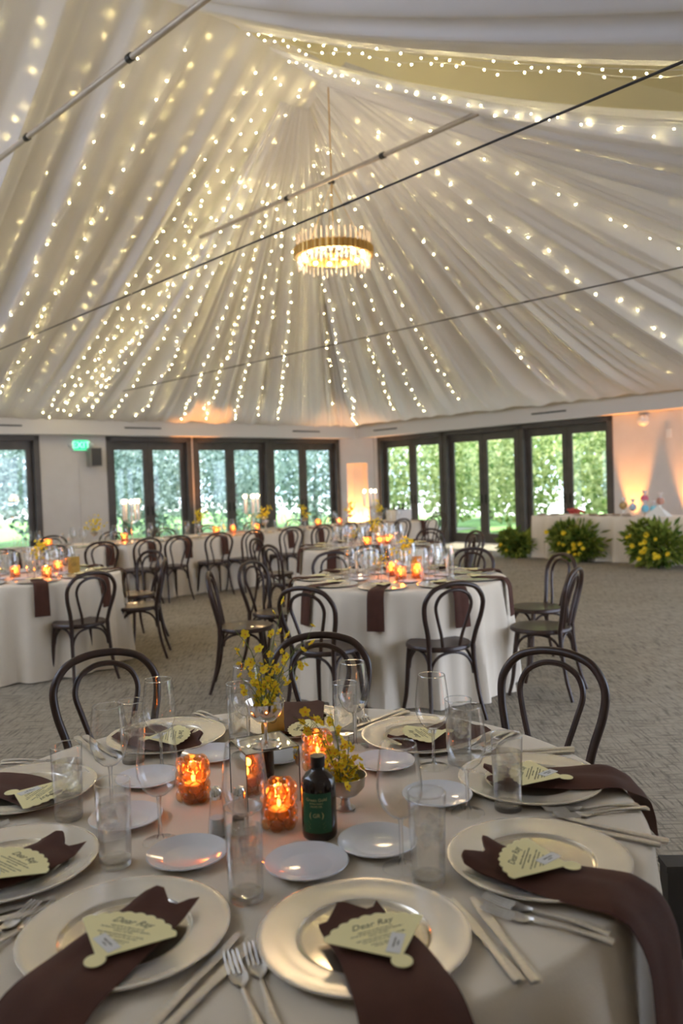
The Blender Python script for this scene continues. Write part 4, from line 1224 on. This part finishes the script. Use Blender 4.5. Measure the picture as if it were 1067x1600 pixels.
# long table places
for side_, n0, rz0, nmz in ((0.60, 0.47, ANG, 'front'), (1.46, 1.59, ANG + pi, 'rear')):
    for i, t_ in enumerate([-3.5, -2.9, -2.3, -1.70, -1.10, -0.55, 0.05, 0.65, 1.25, 1.85, 2.4, 2.95, 3.56, 4.2]):
        w = ORD[i]
        c = lp(t_, side_ + (0.07 if nmz == 'front' else -0.07))
        stamp(CHG, 'silver charger, %s from left on the %s side of the long table' % (w, nmz), 'plate', (c.x, c.y, TZ + 0.0005), 0, 'chargers on the long table')
        if nmz == 'front':
            c2 = lp(t_ + 0.30, 0.47 + 0.18)
            ob('napkin', FARNAP, None, (c2.x, c2.y, 0), rz0, 'brown napkin, %s from left over the front edge of the long table' % w, 'napkin', 'napkins on the long table')
        q = lp(t_ + 0.12, side_ + (0.27 if nmz == 'front' else -0.27))
        stamp(WGF, 'wine glass, %s from left on the %s side of the long table' % (w, nmz), 'wine glass', (q.x, q.y, TZ + 0.0005), 0, 'wine glasses on the long table')
        q = lp(t_ - 0.05, side_ + (0.29 if nmz == 'front' else -0.29))
        stamp(TBF, 'tumbler, %s from left on the %s side of the long table' % (w, nmz), 'tumbler', (q.x, q.y, TZ + 0.0005), 0, 'tumblers on the long table')
for i, t_ in enumerate((-3.6, -3.1, -1.35, 0.3, 1.5, 2.3, 3.3, 4.0)):
    q = lp(t_, 1.03)
    far_flowers(q.x, q.y, TZ, 60 + i, 'yellow flower arrangement, %s from left on the long table' % ORD[i], 1.15)
for i, t_ in enumerate((-3.3, -2.8, -2.0, -0.9, 0.55, 0.9, 1.3, 2.6, 3.0)):
    q = lp(t_, 0.98 + 0.08 * (i % 2))
    votive(q.x, q.y, TZ, 'lit amber votive, %s from left on the long table' % ORD[i], 'amber votives on far tables', 1.2, 1.3)
# tall candle clusters
tube_g = me('hurricane', lathe([(0.001, 0.002), (0.033, 0.002), (0.036, 0.30)], 16), M_glass_far)
taper = me('taper', lathe([(0.001, 0.003), (0.013, 0.003), (0.012, 0.235), (0.001, 0.238)], 10), mat('taper_wax', (0.85, 0.66, 0.52), 0.5))
tflame = me('flame', lathe([(0.0006, 0.238), (0.010, 0.248), (0.012, 0.260), (0.005, 0.285), (0.0004, 0.298)], 10), M_flame)
cst = me('candelabra_stand', join(lathe([(0.001, 0), (0.07, 0.001), (0.06, 0.01), (0.012, 0.02), (0.010, 0.24), (0.02, 0.26)], 20), *[tube([(0, 0, 0.25), (0.11 * cos(k * 1.2566), 0.11 * sin(k * 1.2566), 0.30)], 0.006) for k in range(5)]), M_silver)
for (px, py, dep, lab) in ((199, 800, 11.0, 'five tapers in tall glass tubes at left of the long table'), (408, 795, 12.6, 'five tapers in tall glass tubes at middle of the long table'), (586, 790, 14.3, 'five tapers in tall glass tubes before the orange niche')):
    a0_ = rel(px, py, dep)
    # settle on the table's centre line
    k = 1.0
    best = min(((lp(t_ / 20, 1.03) - Vector((a0_.x * s_ / 20, a0_.y * s_ / 20, 0))).length, t_, s_) for t_ in range(-80, 96) for s_ in range(14, 26))
    q = lp(best[1] / 20, 1.13)
    o = ob('candelabra', None, None, (q.x, q.y, TZ), 0, lab, 'candelabra', 'tall candle clusters')
    ob('stand', cst, o)
    for k in range(5):
        a = k * 1.2566
        hz = 0.30 + 0.0 * (k % 2)
        hh = ob('hurricane_tube', tube_g, o, (0.11 * cos(a), 0.11 * sin(a), hz))
        tt = ob('taper_candle', taper, o, (0.11 * cos(a), 0.11 * sin(a), hz))
        ob('flame', tflame, tt)
    lamp('taper_light', 'POINT', (0, 0, 0.62), 4, (1.0, 0.62, 0.3), o, size=0.1)
# drinks tub and bottles on the right end of the long table
q = lp(4.55, 1.1)
ob('drinks_tub', me('drinks_tub', join(box(-0.2, 0.2, -0.13, 0.13, 0, 0.006), box(-0.2, 0.2, -0.13, -0.12, 0, 0.2), box(-0.2, 0.2, 0.12, 0.13, 0, 0.2), box(-0.2, -0.19, -0.13, 0.13, 0, 0.2), box(0.19, 0.2, -0.13, 0.13, 0, 0.2)), M_white, False), None, (q.x, q.y, TZ), ANG, 'white drinks tub on the right end of long table', 'tub')
wb = me('bottle_body', lathe([(0.001, 0), (0.036, 0.0), (0.037, 0.18), (0.03, 0.21), (0.014, 0.24), (0.013, 0.30), (0.001, 0.301)], 16), M_bottle)
wc = me('bottle_foil', lathe([(0.0145, 0.25), (0.0145, 0.305), (0.001, 0.306)], 12), M_black)
for i, dx in enumerate((-0.12, 0.0, 0.11)):
    b_ = lp(4.55 + dx, 1.1)
    stamp(('wine_bottle', [('bottle_body', wb, []), ('foil', wc, [])]), 'dark wine bottle, %s of three standing in the white tub' % ('left', 'middle', 'right')[i], 'bottle', (b_.x, b_.y, TZ + 0.008), 0, 'wine bottles in the tub')

# ------------------------------------------------------------------ serving table at the right wall
S0, S1 = Vector((3.48, 14.95, 0)), Vector((6.6, 11.3, 0))
sdir = (S1 - S0).normalized(); sn = Vector((-sdir.y, sdir.x, 0)); sn = sn if sn.x > 0 else -sn
SL = (S1 - S0).length
sc_ = S0 + sdir * SL / 2 + sn * 0.42
ob('tablecloth', me('tablecloth', rect_cloth(SL, 0.8, 31), M_cloth), None, sc_, atan2(sdir.y, sdir.x), 'pleated ivory cloth on serving table by the right doors', 'tablecloth', 'ivory tablecloths')
def leafblob(n, rad, size, seed, flat=1.0, spiky=False):
    r = random.Random(seed)
    V, F = [], []
    for _ in range(n):
        while True:
            p = Vector((r.uniform(-1, 1), r.uniform(-1, 1), r.uniform(-1, 1)))
            if 0.25 < p.length < 1: break
        d_ = p.normalized()
        p = Vector((p.x * rad[0], p.y * rad[1], p.z * rad[2]))
        a = Vector((r.gauss(0, 1), r.gauss(0, 1), r.gauss(0, 1))).normalized()
        if spiky: a = (d_ * 1.3 + a * 0.5).normalized()
        b_ = a.orthogonal().normalized()
        b_ = (b_ * cos(r.random() * 6) + a.cross(b_) * sin(r.random() * 6)).normalized()
        s = size * r.uniform(0.6, 1.3)
        w = s * (0.18 if spiky else 0.42)
        i = len(V)
        V += [tuple(p - a * s * 0.5), tuple(p + b_ * w), tuple(p + a * s * 0.5), tuple(p - b_ * w)]
        F.append((i, i + 1, i + 2, i + 3))
    return V, F
def bush(px, py, w, hgt, seed, label, flowers, mt=M_leaf_dark):
    b_ = at(px, py, 0) - sn * 0.42
    o = ob('flower_bush', None, None, (b_.x, b_.y, 0), atan2(sdir.y, sdir.x), label, 'plant')
    blobs = join(mv(leafblob(1500, (w * 0.55, 0.26, hgt * 0.5), 0.10, seed, spiky=True), z=hgt * 0.5), mv(leafblob(500, (w * 0.3, 0.2, hgt * 0.4), 0.12, seed + 1, spiky=True), x=-w * 0.25, z=hgt * 0.75), mv(leafblob(260, (w * 0.66, 0.3, hgt * 0.66), 0.16, seed + 4, spiky=True), z=hgt * 0.55))
    ob('foliage', me('foliage', blobs, mt, False), o)
    r = random.Random(seed + 2)
    fm = me('bloom', join(petal_flower(0.042, 9, 0.35), mv(petal_flower(0.028, 8, 0.6), z=0.008)), M_yellow, False)
    for k in range(flowers):
        x = r.uniform(-w * 0.38, w * 0.42); z = hgt * r.uniform(0.18, 0.85)
        ob('bloom', fm, o, (x - 0.05, -0.25 - 0.03 * r.random(), z), (radians(75) + r.uniform(-0.3, 0.3), 0, r.uniform(-0.5, 0.5)), scale=r.uniform(0.7, 1.15))
bush(828, 868, 0.62, 0.48, 71, 'low green fern at the left end of the serving table', 2)
bush(922, 874, 0.95, 0.62, 72, 'green bush with yellow flowers at middle of serving table base', 12)
bush(1048, 884, 0.95, 0.68, 73, 'green bush with yellow flowers at right picture edge', 16)
# things on the serving table
def onserv(t_, n_): 
    p = S0 + sdir * t_ + sn * n_
    return (p.x, p.y, TZ)
tulle = sheer('pale_tulle', (0.8, 0.78, 0.78), (0.85, 0.82, 0.82), 0.5)
for i, (px, colr, hh, lab) in enumerate(((979, (0.45, 0.28, 0.10), 0.13, 'small brown favour bundle on the serving table'), (990, (0.5, 0.6, 0.7), 0.10, 'silvery blue favour bundle on serving table'), (1006, (0.72, 0.16, 0.22), 0.24, 'tall pink favour bundle with tulle top on serving table'),
                                    (1013, (0.22, 0.55, 0.68), 0.08, 'turquoise favour bundle, left of two, on serving table'), (1023, (0.25, 0.6, 0.7), 0.07, 'turquoise favour bundle, right of two, on serving table'), (1030, (0.5, 0.25, 0.18), 0.2, 'tall brown favour bundle with tulle top on serving table'))):
    # find the table position under this picture column
    best = min((abs(at(px, 800, TZ).x / at(px, 800, TZ).y - (S0 + sdir * (k * 0.02) + sn * 0.4).x / (S0 + sdir * (k * 0.02) + sn * 0.4).y), k) for k in range(int(SL / 0.02)))
    o = ob('favour_bundle', None, None, onserv(best[1] * 0.02, 0.3 + 0.07 * (i % 3)), 0, lab, 'party favour', 'favour bundles')
    ob('stand', me('stand', lathe([(0.001, 0), (0.045, 0.001), (0.04, 0.008), (0.008, 0.012), (0.008, hh)], 14), M_silver), o)
    ob('bundle', me('bundle', mv(ball(0.065, 14, 10), z=hh + 0.05), mat('favour_paper', colr, 0.6)), o)
    ob('tulle_top', me('tulle_top', lathe([(0.05, hh + 0.09), (0.012, hh + 0.125), (0.045, hh + 0.19)], 14), tulle), o)
for i, t_ in enumerate((0.12, 0.35, 0.9, 1.15, 1.4, 1.6, 1.85)):
    o = ob('foil_dish', me('foil_dish', mv(lathe([(0.001, 0.002), (0.06, 0.002), (0.085, 0.035), (0.087, 0.036), (0.062, 0.006), (0.001, 0.006)], 20)), M_silver), None, onserv(t_, 0.22 + 0.08 * (i % 2)), 0, 'bright silver dish, %s from left on the serving table' % ORD[i], 'dish', 'silver dishes on serving table')
o = ob('red_flower_bunch', me('red_flower_bunch', join(*[xf(petal_flower(0.05, 8, 0.6), Matrix.Translation((random.uniform(-0.12, 0.12), random.uniform(-0.06, 0.06), 0.03 + random.uniform(0, 0.05))) @ Euler((random.uniform(-.8, .8), random.uniform(-.8, .8), 0)).to_matrix().to_4x4()) for _ in range(14)]), mat('red_petal', (0.62, 0.10, 0.08), 0.6), False), None, onserv(0.72, 0.4), 0, 'loose red flowers lying on left half of serving table', 'flowers')
o = ob('tent_card', me('tent_card', ([(-0.2, -0.1, 0), (0.2, -0.1, 0), (0.2, 0.1, 0), (-0.2, 0.1, 0), (0, 0, 0.19)], [(0, 1, 4), (1, 2, 4), (2, 3, 4), (3, 0, 4), (3, 2, 1, 0)]), M_ticket, False), None, onserv(2.35, 0.35), atan2(sdir.y, sdir.x), 'white folded peak-shaped cloth at right of the serving table', 'folded cloth')

# low dark panel at the right edge by the near table
ob('low_panel', me('low_panel', join(box(0, 0.9, 0, 0.07, 0.03, 0.295), box(0.02, 0.88, 0.01, 0.06, 0, 0.03), box(-0.004, 0.904, -0.004, 0.074, 0.28, 0.30)), M_panel, False), None, (0.965, 2.43, 0), -0.04, 'low dark grey panel on the carpet right of near table', 'panel')

# ------------------------------------------------------------------ outside
def outside_ground():
    return ([(-60, -20, -0.12), (60, -20, -0.12), (60, 90, -0.12), (-60, 90, -0.12)], [(0, 1, 2, 3)])
struct('ground', outside_ground(), noisy(mat('pale_gravel', (0.50, 0.48, 0.44), 0.9), (0.6, 0.58, 0.54), 4))
struct('lawn', join(slab(C0, uL, oL, -12, 30, 3.4, 30, -0.119, -0.06), slab(C0, uR, oR, -3.4, 30, 3.4, 30, -0.119, -0.06)), M_lawn)
patio = join(slab(C0, uL, oL, -5, 16, 0.2, 3.2, -0.119, -0.03), slab(C0, uR, oR, 0, 18, 0.2, 3.2, -0.119, -0.03))
struct('path', patio, noisy(mat('patio_stone', (0.42, 0.40, 0.38), 0.8), (0.5, 0.48, 0.45), 6))
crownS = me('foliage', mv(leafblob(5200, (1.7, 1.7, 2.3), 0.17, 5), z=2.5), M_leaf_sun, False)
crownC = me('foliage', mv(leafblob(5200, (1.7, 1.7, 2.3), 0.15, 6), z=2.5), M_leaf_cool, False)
trunk = me('trunk', tube([(0, 0, 0), (0.05, 0.03, 1.2), (-0.04, 0, 2.6)], lambda t: 0.12 - 0.07 * t, 8), M_bark)
rt = random.Random(9)
def tree(p, crown, lab, grp, s):
    o = ob('garden_tree', None, None, (p.x, p.y, -0.12), rt.uniform(0, 6), lab, 'tree', grp, scale=s)
    ob('foliage', crown, o); ob('trunk', trunk, o)
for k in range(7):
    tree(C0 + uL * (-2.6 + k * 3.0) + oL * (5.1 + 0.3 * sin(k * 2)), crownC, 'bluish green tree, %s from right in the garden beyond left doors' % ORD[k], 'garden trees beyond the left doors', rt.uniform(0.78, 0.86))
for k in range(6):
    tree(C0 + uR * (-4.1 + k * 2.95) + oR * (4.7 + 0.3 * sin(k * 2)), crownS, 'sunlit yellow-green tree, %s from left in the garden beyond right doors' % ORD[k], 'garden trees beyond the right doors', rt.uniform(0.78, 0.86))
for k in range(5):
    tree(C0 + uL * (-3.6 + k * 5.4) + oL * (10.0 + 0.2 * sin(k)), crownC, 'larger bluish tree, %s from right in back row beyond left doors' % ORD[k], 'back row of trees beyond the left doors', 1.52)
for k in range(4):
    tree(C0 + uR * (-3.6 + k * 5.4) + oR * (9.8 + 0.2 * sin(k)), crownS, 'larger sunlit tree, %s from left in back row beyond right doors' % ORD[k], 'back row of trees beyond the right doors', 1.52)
